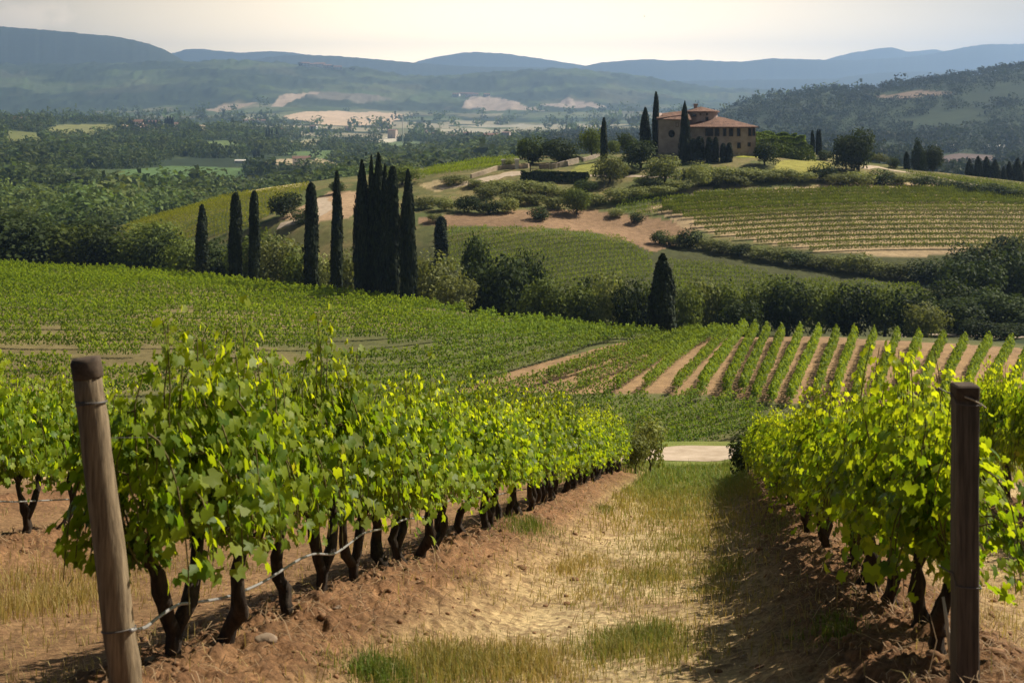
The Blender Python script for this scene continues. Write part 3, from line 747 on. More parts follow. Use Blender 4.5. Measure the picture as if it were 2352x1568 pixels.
a_ = np.array(fpt(2166, 1370, 7.25)); b_ = np.array(fpt(2186, 1492, 7.15)); b_[2] -= .08
o = ob('vine_stake', tube_mesh('vine_stake', [tube(np.array([a_, lerp(a_, b_, .4) + (.004, 0, 0), b_]), [.007, .010, .011], 7)]), M['cane'])
tag(o, 'thin pale split stake leaning beside the square dark post', 'stake')
# trellis wires in the two nearest rows
for u, d0, d1, nm in ((-2.93, 6.7, 42, 'left'), (1.28, 6.75, 39, 'right')):
    for hgt in (0.80, 1.22):
        pts = np.array([(row_x(u, d) + .015, d, -1.26 - .241 * d + hgt) for d in np.linspace(d0, d1, 12)])
        o = ob('trellis_wire', tube_mesh('trellis_wire', [tube(pts, .0016, 4)]), M['wire'])
        tag(o, f'{"upper" if hgt > 1 else "lower"} thin trellis wire hidden in the {nm} vine row', 'wire')

# ------------------------------------------------------------------ stones, clods, litter, grass
def lump(seed, sub=2, rough=.25, flat=.6):
    import bmesh
    bm = bmesh.new(); bmesh.ops.create_icosphere(bm, subdivisions=sub, radius=1)
    Vv = np.array([v.co[:] for v in bm.verts]); Fc = np.array([[v.index for v in f.verts] for f in bm.faces]); bm.free()
    k = 1 + rough * 2 * (fbm(Vv[:, 0] * 1.7 + seed * 3.1 + Vv[:, 2], Vv[:, 1] * 1.7 + Vv[:, 2] * 1.3, seed, 3) - .5)
    return Vv * k[:, None] * (1, .8, flat), Fc
def stone(px, py, wpx, label, mat, seed, flat=.55):
    d = 5.5
    X, Y, Z = hit(px, py, 5.0, 60)
    s = wpx / F * Y / 2
    Vv, Fc = lump(seed, 3, .45, flat)
    o = ob('stone', mesh_np('stone', Vv * s, Fc, smooth=True), mat); o.location = (X, Y, Z + s * flat * .35); o.rotation_euler = (0, 0, seed)
    tag(o, label, 'stone')
stone(1319, 1333, 22, 'small dark stone in the alley, upper one of two', M['clod'], 3)
stone(1301, 1388, 20, 'small dark stone in the sandy alley, lower one of two', M['clod'], 4)
stone(612, 1470, 62, 'pale stone half buried in the bank below the left row', M['rock'], 5, .4)
stone(345, 1518, 24, 'little pale stone beside the leaning post', M['rock'], 6)
stone(775, 1398, 20, 'small brown stone on the bank under the left vines', M['rock'], 7)

def alley_pts(n, d0, d1, u0, u1, r):
    d = np.exp(r.uniform(math.log(d0), math.log(d1), n)); u = r.uniform(u0, u1, n)
    return u, d, u + .144 * d
# clods on the banks
def clods():
    r = np.random.default_rng(21); parts = []
    protos = [lump(s, 1, .5, .65) for s in range(5)]
    u, d, X = alley_pts(9000, 5.5, 26, -10, 6.5, r)
    bk = np.max([np.exp(-((u - q) / .8) ** 2) for q in ROWS_U], axis=0)
    keep = r.random(len(u)) < bk * .95 + .05
    u, d, X = u[keep], d[keep], X[keep]; Z = gz(X, d)
    s = r.gamma(2.0, .006, len(u)) + .006
    for k, (Vv, Fc) in enumerate(protos):
        m = np.arange(len(u)) % 5 == k; n = m.sum()
        an = r.uniform(0, 6.28, n); ca, sa = np.cos(an)[:, None], np.sin(an)[:, None]
        vx = Vv[None, :, 0] * ca - Vv[None, :, 1] * sa; vy = Vv[None, :, 0] * sa + Vv[None, :, 1] * ca
        W = np.stack([vx, vy, np.broadcast_to(Vv[None, :, 2], vx.shape)], -1) * s[m][:, None, None] + np.stack([X[m], d[m], Z[m] + s[m] * .2], -1)[:, None, :]
        parts.append((W.reshape(-1, 3), (Fc[None] + (np.arange(n) * len(Vv))[:, None, None]).reshape(-1, 3)))
    Vv, Fc, _ = cat_mesh(parts)
    o = ob('soil_clods', mesh_np('soil_clods', Vv, Fc, smooth=True), M['clod']); tag(o, 'reddish clods strewn on the banks under the vines', None, None, 'stuff')
clods()

def blades(n, X, Y, hgt, wid, c, r, lean=.5, seg=2):
    Z = gz(X, Y) - .004
    an = r.uniform(0, 6.28, n); ln = np.abs(r.normal(0, lean, n)) * hgt
    dirx, diry = np.cos(an), np.sin(an); wa = an + 1.57 + r.normal(0, .5, n); wx, wy = np.cos(wa) * wid / 2, np.sin(wa) * wid / 2
    b = np.stack([X, Y, Z], -1); wv = np.stack([wx, wy, 0 * wx], -1)
    mid = b + np.stack([dirx * ln * .3, diry * ln * .3, hgt * .6], -1); tip = b + np.stack([dirx * ln, diry * ln, hgt * np.clip(1 - .3 * (ln / np.maximum(hgt, 1e-6)), .25, 1)], -1)
    Vv = np.stack([b - wv, b + wv, mid + wv * .7, mid - wv * .7, tip], 1)
    Fc = np.concatenate([np.array([(0, 1, 2)]), np.array([(0, 2, 3)]), np.array([(3, 2, 4)])])
    Fc = Fc[None] + (np.arange(n) * 5)[:, None, None]
    return Vv.reshape(-1, 3), Fc.reshape(-1, 3), np.repeat(c, 5, 0)

def grass():
    r = np.random.default_rng(31)
    GREEN = np.array([.10, .155, .025]); YEL = np.array([.34, .27, .08]); STR = np.array([.50, .36, .17])
    dry, green = [], []
    # straw all over the alleys
    u, d, X = alley_pts(120000, 5.4, 46, -13, 8, r)
    bk = np.max([np.exp(-((u - q) / .7) ** 2) for q in ROWS_U], axis=0)
    den = (1 - bk) ** 1.5 * sstep(.38, .62, fbm(X * 1.3, d * .9, 111, 4)) + .05
    rut = np.exp(-((u + 1.35) / .45) ** 2) * .6 + np.exp(-((u + .3) / .4) ** 2) * .5
    keep = r.random(len(u)) < np.clip(den - rut * .7, .03, 1) * np.clip((14 / d), .35, 1)
    keep &= (u > -3.6) | (r.random(len(u)) < .3)
    u, d, X = u[keep], d[keep], X[keep]; n = len(u)
    mixv = np.clip(sstep(9, 30, d) * .55 + r.normal(.1, .22, n), 0, 1)[:, None]
    c = lerp(lerp(STR, YEL, r.random((n, 1))), GREEN * 1.3, mixv * .55)
    dry.append(blades(n, X, d, r.gamma(3, .022, n) + .02, .0035 + .00035 * d, c, r, .9))
    # greener strip in the far half of the alley
    u, d, X = alley_pts(34000, 16, 54, -2.1, 1.0, r); kp = r.random(len(u)) < sstep(15, 36, d) * (.35 + .65 * sstep(.4, .6, fbm(X * 1.3, d * .14, 117, 3))); u, d, X = u[kp], d[kp], X[kp]; n = len(u)
    c = lerp(YEL, GREEN * 1.5, np.clip(sstep(22, 46, d)[:, None] * .9 + r.normal(0, .2, (n, 1)), 0, 1))
    green.append(blades(n, X, d, r.gamma(3, .03, n) + .03, .004 + .0004 * d, c, r, .6))
    # verge beyond the rows
    X = r.uniform(-14, 22, 26000); d = r.uniform(42, 55.4, 26000); n = len(X)
    c = lerp(GREEN * 1.4, YEL, np.clip(r.normal(.3, .25, (n, 1)), 0, 1))
    green.append(blades(n, X, d, r.gamma(3, .04, n) + .04, .03, c, r, .6))
    # tufts: picture centre, radius (m), count, height, greenness
    for px, py, rad, cnt, hh, gr in [(860, 1545, .16, 900, .13, 1), (905, 1560, .14, 600, .12, .9), (1000, 1545, .28, 1600, .17, .45), (1090, 1530, .30, 1700, .16, .35), (1190, 1520, .3, 1500, .13, .2), (1250, 1545, .3, 1100, .11, .12),
            (1440, 1480, .26, 1300, .16, .6), (1400, 1500, .22, 700, .14, .55), (1490, 1470, .25, 1500, .14, .7), (1540, 1500, .25, 900, .12, .5), (1500, 1330, .6, 2400, .13, .5), (1580, 1250, .7, 2400, .13, .5), (1560, 1180, .8, 2400, .13, .7),
            (1640, 1130, .9, 1800, .15, .8), (1300, 1310, .14, 260, .16, .1), (1340, 1370, .2, 260, .08, .1), (1660, 1310, .25, 800, .13, .6), (1640, 1360, .25, 600, .1, .4), (1210, 1212, .28, 900, .17, .85), (1390, 1170, .15, 300, .12, .8), (1345, 1290, .3, 700, .09, .1),
            (60, 1400, .5, 1100, .2, .0), (140, 1380, .5, 1100, .2, .05), (40, 1340, .6, 800, .2, .05), (190, 1330, .5, 500, .2, .0), (1900, 1440, .2, 350, .1, .9), (1930, 1460, .12, 200, .1, .9), (1790, 1210, .4, 500, .12, .7)]:
        x, y, z = hit(px, py, 5.0, 60)
        n = cnt; X = x + r.normal(0, rad * .75, n) * r.uniform(.3, 1.6, n); el = max(1.0, y / 5.0); Y = np.maximum(4.6, y + r.normal(0, rad * .8 * el, n) * r.uniform(.3, 1.7, n)); X = X + .144 * (Y - y); hh_ = np.exp(-(((X - x - .144 * (Y - y)) / rad) ** 2 + ((Y - y) / rad / el) ** 2) * .25)
        c = lerp(lerp(STR, YEL, r.random((n, 1))), GREEN * r.uniform(.7, 1.5, (n, 1)), np.clip(gr + r.normal(0, .2, (n, 1)), 0, 1))
        (green if gr > .6 else dry).append(blades(n, X, Y, hh * hh_ * r.uniform(.35, 1.15, n), .0035 + .0003 * y, c, r, .45))
    for nm, lst, lab in (('dry_grass', dry, 'straw coloured dry grass of the alleys'), ('green_grass', green, 'short green grass tufts of the alley and verge')):
        Vv, Fc, cc = cat_mesh(lst); o = ob(nm, mesh_np(nm, Vv, Fc, cc), M['grass']); tag(o, lab, None, None, 'stuff')
    # dead stems and prunings lying on the banks
    n = 20000; u, d, X = alley_pts(n * 2, 5.5, 34, -10, 6.5, r)
    bk = np.max([np.exp(-((u - q) / .9) ** 2) for q in ROWS_U], axis=0); k = r.random(len(u)) < bk
    u, d, X = u[k], d[k], X[k]; n = len(u)
    an = r.uniform(0, 6.28, n); Lh = r.gamma(2, .035, n) + .02; w_ = .0013 + .0002 * d
    a = np.stack([X, d, gz(X, d) + .012], -1); dx = np.stack([np.cos(an), np.sin(an), r.normal(.1, .25, n)], -1) * Lh[:, None]; wv = np.stack([-np.sin(an), np.cos(an), 0 * an], -1) * w_[:, None]
    m_ = a + dx * .5 + np.stack([r.normal(0, .015, n), r.normal(0, .015, n), r.uniform(0, .03, n)], -1); e_ = a + dx
    Vv = np.stack([a - wv, a + wv, m_ + wv, m_ - wv, e_ + wv * .5, e_ - wv * .5], 1).reshape(-1, 3)
    Fc = (np.array([(0, 1, 2, 3), (3, 2, 4, 5)])[None] + (np.arange(n) * 6)[:, None, None]).reshape(-1, 4)
    c = np.repeat(lerp(np.array([.16, .10, .06]), np.array([.48, .34, .2]), r.random((n, 1))), 6, 0)
    o = ob('straw_litter', mesh_np('straw_litter', Vv, Fc, c), M['grass']); tag(o, 'dead stems and prunings lying on the banks', None, None, 'stuff')
grass()

# ------------------------------------------------------------------ middle-distance vine rows
CLUMPS = []
def _clump(seed, n):
    r = np.random.default_rng(seed)
    z = np.clip(r.beta(1.6, 1.3, n), 0, 1) * 1.2 + .35
    wz = .30 * np.sqrt(np.clip(1 - ((z - .95) / .75) ** 2, .05, 1))
    top = r.random(n) < .14
    z[top] = r.uniform(1.45, 1.85, top.sum()); wz[top] = .10
    P = np.stack([np.clip(r.normal(0, .7, n), -1.15, 1.15) * wz, np.where(top, r.normal(0, .10, n), r.uniform(-.46, .46, n)), z], -1)
    Nn = np.stack([np.sign(P[:, 0] + 1e-6) * r.uniform(.3, 1, n), r.normal(0, .6, n), r.uniform(-.1, .9, n)], -1)
    Tp = np.stack([r.normal(0, .35, n), r.normal(0, .35, n), np.full(n, -1.)], -1)
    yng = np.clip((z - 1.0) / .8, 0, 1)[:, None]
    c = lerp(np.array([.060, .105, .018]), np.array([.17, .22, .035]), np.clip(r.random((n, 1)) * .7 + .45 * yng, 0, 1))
    return P, Nn, Tp, r.uniform(.085, .145, n), c
for s in range(6): CLUMPS.append(_clump(100 + s, 100))
CLUMPS_FAR = [_clump(200 + s, 44) for s in range(6)]
def resample(poly, step):
    p = np.asarray(poly, float); s = np.concatenate([[0], np.cumsum(np.linalg.norm(np.diff(p, axis=0), axis=1))])
    q = np.arange(0, s[-1], step)
    return np.stack([np.interp(q, s, p[:, 0]), np.interp(q, s, p[:, 1])], -1)
def row_mesh(name, poly, step, rr, far_=False, h=1.0, wide=1.0, gap=0.0, gain=(1, 1, 1), lsz=1.0, gapf=None):
    q = resample(poly, step)
    if len(q) < 3: return None
    q = q[rr.random(len(q)) > gap]
    if gapf is not None: q = q[~gapf(q[:, 0], q[:, 1])]
    if len(q) < 3: return None
    dirs = np.gradient(q, axis=0); an = np.arctan2(-dirs[:, 0], dirs[:, 1])
    Z = gz(q[:, 0], q[:, 1])
    bank_ = CLUMPS_FAR if far_ else CLUMPS
    Ps, Ns, Ts, Ss, Cs = [], [], [], [], []
    which = rr.integers(0, 6, len(q))
    for k in range(6):
        m = which == k
        if not m.any(): continue
        P, Nn, Tp, S, c = bank_[k]; n = m.sum()
        a = an[m] + np.where(rr.random(n) < .5, 0, np.pi); ca, sa = np.cos(a)[:, None], np.sin(a)[:, None]
        hs = (h * rr.uniform(.93, 1.08, n))[:, None]; ws = (wide * rr.uniform(.85, 1.2, n))[:, None]
        def rot(A, sc3):
            x, y = A[None, :, 0] * ws * sc3, A[None, :, 1] * (step if sc3 == 1 else 1)
            return np.stack([x * ca - y * sa, x * sa + y * ca, A[None, :, 2] * (hs if sc3 == 1 else 1) + 0 * x], -1)
        W = rot(P, 1) + np.stack([q[m, 0], q[m, 1], Z[m]], -1)[:, None, :]
        Ps.append(W.reshape(-1, 3)); Ns.append(rot(Nn, 1.0001).reshape(-1, 3)); Ts.append(rot(Tp, 1.0001).reshape(-1, 3))
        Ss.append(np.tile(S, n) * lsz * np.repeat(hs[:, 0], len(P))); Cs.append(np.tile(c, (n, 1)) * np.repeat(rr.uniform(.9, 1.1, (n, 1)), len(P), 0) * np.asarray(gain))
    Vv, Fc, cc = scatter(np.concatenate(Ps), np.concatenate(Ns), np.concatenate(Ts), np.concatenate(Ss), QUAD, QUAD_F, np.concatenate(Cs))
    return mesh_np(name, Vv, Fc, cc)
rr = np.random.default_rng(55)

def crest_at(X, Y):
    return np.interp(CX + F * X / Y, cols, crest_d)
def clip_poly(p, lo=93.0, pxr=(-170, 2520), back=1.5):
    p = np.asarray(p, float); px = CX + F * p[:, 0] / p[:, 1]
    ok = (p[:, 1] > lo) & (p[:, 1] < crest_at(p[:, 0], p[:, 1]) - back) & (px > pxr[0]) & (px < pxr[1])
    if not ok.any(): return None
    i = np.nonzero(ok)[0]; br = np.nonzero(np.diff(i) > 1)[0]
    if len(br): i = i[:br[0] + 1]
    return p[i] if len(i) > 3 else None
# bare gaps near the front left of the plateau
gapn = lambda X, Y: (fbm(X / 7, Y / 3.2, 201, 3) > .61) & (Y < 132) & (X < -12) | (fbm(X / 9, Y / 5, 205, 3) > .72) & (X < 0)
GRP_A = 'long vine rows across the plateau'
k = 0
for Y0 in np.concatenate([np.arange(104.5, 150, 5.4), np.arange(153, 216, 4.2)]):
    Xs = np.arange(-80, 40, 1.0); u = Xs + 14
    gq = np.where(u <= 0, 0, np.where(u < 13, u * u / 24, 7.04 + 1.08 * (u - 13)))
    wob = .5 * np.sin(Xs / 19 + Y0 * .05)
    p = clip_poly(np.stack([Xs, Y0 + gq + wob], -1))
    if p is None: continue
    q = resample(p, .95); gp = gapn(q[:, 0], q[:, 1])
    # a row broken by bare ground is several shorter rows
    br = np.nonzero(np.diff(gp.astype(int)) != 0)[0] + 1; segs = [s_ for s_, g_ in zip(np.split(q, br), np.split(gp, br)) if not g_[0] and len(s_) > 3]
    if Y0 < 112: segs = [s_ for s_ in segs if CX + F * s_[-1][0] / s_[-1][1] < 1250 or True]; segs = [s_[CX + F * s_[:, 0] / s_[:, 1] < 1180] for s_ in segs]; segs = [s_ for s_ in segs if len(s_) > 3]
    k += 1
    for j, s_ in enumerate(segs):
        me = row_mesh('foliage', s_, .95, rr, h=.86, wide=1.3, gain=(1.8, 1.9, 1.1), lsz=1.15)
        if me is None: continue
        lab = f'long level vine row on the central plateau, {ordinal(k)} from the near edge' if len(segs) == 1 else f'broken vine row on the plateau, {ordinal(k)} from its near edge, {ordinal(j + 1)} piece from the left'
        tag(ob('row_of_vines', me, M['row']), lab, 'vine row', GRP_A)
# fanning rows at the right of the plateau (picture: near end -> far end)
FAN = [[(1060, 882), (1180, 852), (1300, 818), (1440, 778), (1540, 752)], [(1000, 950), (1110, 925), (1250, 882), (1400, 826), (1590, 760)], [(1265, 878), (1410, 838), (1500, 806), (1610, 762)], [(1329, 895), (1440, 850), (1548, 805), (1650, 766)], [(1418, 898), (1490, 850), (1560, 806), (1655, 764)],
       [(1484, 898), (1545, 840), (1600, 796), (1668, 762)], [(1551, 904), (1600, 850), (1640, 806), (1684, 768)], [(1612, 908), (1650, 850), (1682, 806), (1712, 772)],
       [(1668, 912), (1697, 850), (1716, 810), (1736, 776)], [(1706, 914), (1732, 850), (1748, 812), (1763, 778)], [(1734, 935), (1770, 850), (1784, 812), (1797, 780)],
       [(1772, 935), (1805, 860), (1823, 820), (1838, 782)], [(1816, 935), (1846, 860), (1866, 820), (1880, 784)], [(1872, 935), (1894, 860), (1910, 820), (1922, 786)],
       [(1917, 935), (1937, 860), (1952, 820), (1963, 787)], [(1965, 935), (1982, 860), (1996, 824), (2008, 790)], [(2014, 935), (2032, 862), (2048, 824), (2061, 792)],
       [(2068, 935), (2084, 866), (2098, 828), (2112, 795)], [(2118, 935), (2132, 870), (2150, 832), (2168, 798)], [(2166, 935), (2182, 872), (2200, 836), (2219, 801)],
       [(2216, 935), (2234, 874), (2252, 838), (2274, 804)], [(2268, 935), (2286, 876), (2304, 840), (2326, 808)], [(2322, 935), (2338, 878), (2356, 842), (2378, 812)], [(2376, 935), (2392, 880), (2410, 846), (2432, 816)]]
for k, pts in enumerate(FAN):
    p = [hit(px, py, 90, 140)[:2] for px, py in pts]
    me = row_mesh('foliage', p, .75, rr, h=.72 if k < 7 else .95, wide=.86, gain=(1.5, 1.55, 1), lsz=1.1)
    if me is None: continue
    tag(ob('row_of_vines', me, M['row']), f'vine row running away up the bare soil, {ordinal(k + 1)} in the fan from the left', 'vine row', 'fanning vine rows at the right of the plateau')
LOW = [[(700, 965), (900, 950), (1097, 933), (1320, 908), (1420, 900)], [(800, 985), (1000, 968), (1192, 950), (1411, 928)], [(900, 1010), (1150, 985), (1351, 958), (1487, 930)],
       [(1000, 1030), (1200, 1005), (1408, 977), (1548, 943), (1618, 915)], [(1100, 1040), (1300, 1015), (1446, 993), (1646, 950), (1680, 930)],
       [(1250, 1045), (1400, 1025), (1494, 1008), (1668, 963), (1730, 948)], [(1350, 1045), (1510, 1022), (1700, 979), (1760, 962)], [(1440, 1046), (1570, 1033), (1668, 1012), (1800, 978)]]
for k, pts in enumerate(LOW):
    p = [hit(px, py, 88, 125)[:2] for px, py in pts]
    me = row_mesh('foliage', p, .8, rr, h=.72, wide=1.1, gain=(1.5, 1.6, 1), lsz=1.1)
    if me is None: continue
    tag(ob('row_of_vines', me, M['row']), f'dense vine row above the pale track, {ordinal(k + 1)} counted towards the track', 'vine row', 'dense vine rows beside the pale track')
# terraced field right of the villa: lines read off the picture
def terr(yl, yr, k, n):
    xs = np.linspace(1500, 2440, 40); t = (xs - 1500) / 940
    base = lerp(yl, yr, t) - 26 * np.sin(np.pi * np.clip(t, 0, 1)) * (0.35 + .3 * k / n)
    return xs, base
TL = [(462, 448), (471, 454), (480, 461), (489, 468), (498, 476), (507, 485), (518, 494), (529, 504), (541, 515), (554, 526), (567, 537), (580, 549), (594, 561), (608, 574)]
FIELD_T = patch([(1545, 500), (1640, 545), (1760, 568), (1900, 588), (2100, 596), (2250, 586), (2420, 572), (2420, 448), (2352, 440), (2100, 428), (1900, 430), (1700, 446), (1560, 462), (1500, 478)], 215, 295)
for k, (yl, yr) in enumerate(TL):
    xs, ys = terr(yl, yr, k, len(TL))
    p = np.array([hit(x, y, 212, 300)[:2] for x, y in zip(xs, ys)])
    m = inpoly(p[:, 0], p[:, 1], FIELD_T); p = p[m]
    if len(p) < 4: continue
    me = row_mesh('foliage', p, .55, rr, h=.70 + .2 * (k < 5), wide=.75 + .6 * (k < 6), gain=(1.4, 1.35, .95), lsz=1.1)
    if me is None: continue
    tag(ob('row_of_vines', me, M['row']), f'vine row on the terraced field below the villa, {ordinal(k + 1)} from the top', 'vine row', 'terraced vine rows below the villa')
# slope vineyards of the villa hill
def slope_field(poly_px, dmin, dmax, ang, sp, group, what, gain, h=.66, wide=.9, step=.8, lsz=1.35):
    poly = patch(poly_px, dmin, dmax); P = np.array(poly); c = P.mean(0); Rr = np.abs(P - c).max() * 1.5
    ca, sa = math.cos(R(ang)), math.sin(R(ang)); k = 0
    for o_ in np.arange(-Rr, Rr, sp):
        s = np.arange(-Rr, Rr, .9)
        q = np.stack([c[0] + ca * s - sa * o_ + .6 * np.sin(s / 14), c[1] + sa * s + ca * o_], -1)
        m = inpoly(q[:, 0], q[:, 1], poly)
        if m.sum() < 5: continue
        i = np.nonzero(m)[0]; q = q[i[0]:i[-1] + 1]
        me = row_mesh('foliage', q, step, rr, far_=True, h=h, wide=wide, gain=gain, lsz=lsz)
        if me is None: continue
        k += 1
        tag(ob('row_of_vines', me, M['row']), f'{what}, {ordinal(k)} from the front', 'vine row', group)
slope_field([(1000, 532), (1100, 528), (1300, 535), (1430, 552), (1500, 590), (1510, 640), (1400, 668), (1200, 660), (1060, 640), (1010, 600)], 205, 262, 24, 2.5, 'vine rows on the middle slope', 'dense vine row on the slope behind the bushes', (1.7, 1.65, .95))
slope_field([(1540, 600), (1640, 610), (1800, 640), (1960, 655), (2120, 660), (2160, 700), (1900, 708), (1700, 700), (1545, 680)], 195, 240, 12, 2.4, 'vine rows under the sunken track', 'dark vine row below the shaded track', (1.35, 1.35, .8))
slope_field([(275, 530), (400, 488), (550, 448), (640, 438), (720, 425), (700, 450), (640, 490), (600, 520), (520, 545), (400, 560), (300, 560)], 255, 345, 5, 3.4, 'yellowish vine rows on the left shoulder of the hill', 'yellow-green vine row on the left shoulder', (2.1, 1.7, .8))
slope_field([(950, 402), (1000, 388), (1100, 372), (1190, 364), (1195, 380), (1140, 388), (1060, 398), (980, 408)], 285, 335, 18, 2.4, 'bright vine rows left of the villa', 'bright vine row on the crest left of the villa', (1.9, 1.9, .8))
slope_field([(1400, 478), (1480, 455), (1580, 450), (1600, 470), (1540, 500), (1440, 500)], 235, 285, 14, 2.4, 'vine rows right of the lone round tree', 'bushy vine row right of the lone tree', (1.6, 1.6, .9))
slope_field([(2080, 400), (2200, 412), (2360, 430), (2360, 446), (2240, 430), (2100, 412)], 270, 312, -14, 2.3, 'vine rows along the right crest', 'dark vine row on the falling right crest', (1.1, 1.1, .7))

# ------------------------------------------------------------------ trees
def crown(seed, n, lobes, size, c1, c2, flat=1.0, faces=QUAD, ff=QUAD_F, up=.35, core=True, shell=.82, twig=.0):
    """unit crown: half-width 1, height 2 from z=0; lobes = list of (x,y,z,r)"""
    r = np.random.default_rng(seed); L_ = np.array(lobes); wgt = L_[:, 3] ** 2; wgt = wgt / wgt.sum()
    li = r.choice(len(L_), n, p=wgt); dv = norm(r.normal(0, 1, (n, 3)))
    rad = L_[li, 3] * np.where(r.random(n) < shell, r.uniform(.78, 1.06, n), r.uniform(.3, .8, n))
    out_ = r.random(n) < twig; rad[out_] *= r.uniform(1.05, 1.28, out_.sum())
    P = L_[li, :3] + dv * rad[:, None] * (1, 1, flat)
    keep = P[:, 2] > 0.02; P, dv, li = P[keep], dv[keep], li[keep]; n = len(P)
    Nn = dv + r.normal(0, .55, (n, 3)) + (0, 0, up); Tp = r.normal(0, 1, (n, 3)) + (0, 0, .6)
    lob = r.uniform(0, 1, len(L_))[li][:, None]
    c = lerp(np.array(c1), np.array(c2), np.clip(lob * .5 + r.random((n, 1)) * .6, 0, 1))
    P[:, 2] *= 2.0 / np.percentile(P[:, 2], 99.3); P[:, :2] /= np.percentile(np.abs(P[:, :2]), 98.5)
    return scatter(P, Nn, Tp, r.uniform(.6, 1.25, n) * size, faces, ff, c)
def round_lobes(seed, k=11, w=.55, z0=.55, zh=.8, r0=.36, r1=.58):
    r = np.random.default_rng(seed); L_ = [(0, 0, 1.0, .7)]
    for i in range(k):
        a = i * 2.4 + r.uniform(-.4, .4); q = r.uniform(.35, 1) * w; z = z0 + zh * r.random()
        L_.append((q * math.cos(a), q * math.sin(a), z, r.uniform(r0, r1) * (1 - .25 * abs(z - 1))))
    return L_
def trunk_mesh(seed, h=.7, rad=.07, limbs=4, spread=.5, top=1.2):
    r = np.random.default_rng(seed)
    z = np.linspace(-.08, h, 6); b = r.normal(0, .02, (6, 2)).cumsum(0); t = np.stack([b[:, 0], b[:, 1], z], -1)
    T = [tube(t, np.linspace(rad * 1.25, rad * .7, 6), 8, r, .1)]
    for i in range(limbs):
        a = i * 6.28 / limbs + r.uniform(-.5, .5); s0 = t[3 + i % 3]
        e_ = np.array([math.cos(a) * spread * r.uniform(.6, 1), math.sin(a) * spread * r.uniform(.6, 1), r.uniform(.8, 1) * top])
        m_ = lerp(s0, e_, .5) + (0, 0, .08) + r.normal(0, .04, 3)
        T.append(tube(np.array([s0, lerp(s0, m_, .5), m_, e_]), [rad * .55, rad * .45, rad * .32, rad * .12], 6, r, .1))
    return tube_mesh('trunk', T)
def mk(name, lv): return mesh_np(name, *lv)
DK1, DK2 = (.020, .033, .012), (.070, .098, .026)
OL1, OL2 = (.075, .092, .032), (.29, .31, .11)
GR1, GR2 = (.050, .075, .018), (.19, .235, .05)
PROTO = {}
for v in range(3):
    PROTO['dark', v] = (mk('crown', crown(300 + v, 2300, round_lobes(300 + v, 12), .085, DK1, DK2, twig=.16)), trunk_mesh(300 + v))
    PROTO['olive', v] = (mk('crown', crown(310 + v, 2300, round_lobes(310 + v, 13, .6, .5, .85, .3, .5), .075, OL1, OL2, twig=.10)), trunk_mesh(310 + v, .6, .06))
    PROTO['green', v] = (mk('crown', crown(320 + v, 2300, round_lobes(320 + v, 12), .08, GR1, GR2, twig=.18)), trunk_mesh(320 + v))
    PROTO['bush', v] = (mk('foliage', crown(330 + v, 1500, round_lobes(330 + v, 9, .62, .3, .9, .34, .52), .095, OL1, OL2, twig=.12)), trunk_mesh(330 + v, .4, .045, 5, .6, .9))
    PROTO['darkbush', v] = (mk('foliage', crown(340 + v, 1500, round_lobes(340 + v, 9, .62, .3, .9, .34, .52), .095, DK1, DK2, twig=.08)), trunk_mesh(340 + v, .4, .045, 5, .6, .9))
    PROTO['conif', v] = (mk('crown', crown(350 + v, 2000, [(0, 0, .35 + .3 * i, .62 * (1 - .13 * i)) for i in range(6)], .085, DK1, (.03, .045, .018), twig=.06)), trunk_mesh(350 + v, 1.2, .06))
KINDNAME = {'dark': ('tree', 'tree'), 'olive': ('olive_tree', 'tree'), 'green': ('tree', 'tree'), 'bush': ('bush', 'bush'), 'darkbush': ('bush', 'bush'), 'conif': ('conifer', 'tree')}
def plant(kind, X, Y, Z, w, h, label, group=None):
    v = random.randrange(3); a, b = PROTO[kind, v]; nm, cat = KINDNAME[kind]
    e = empty(nm, label, cat, (X, Y, Z - .05 * h), random.uniform(0, 6.28), (w, w * random.uniform(.9, 1.1), h / 2.0), group)
    ob('foliage' if 'bush' in kind else 'crown', a, M['tree'], e); ob('stem' if 'bush' in kind else 'trunk', b, M['treebark'], e)
    return e
def plant_px(kind, px, base, top, hw, label, group=None, d=None, dmin=200):
    """base row in the picture (or fixed distance d), top row, half-width in picture units"""
    if d is None: X, Y, Z = hit(px, base, dmin, 345)
    else: X, Y, Z = at(px, d)
    zt = -(top - HY) / F * Y
    return plant(kind, X, Y, Z, hw / F * Y, max(.5, zt - Z), label, group)

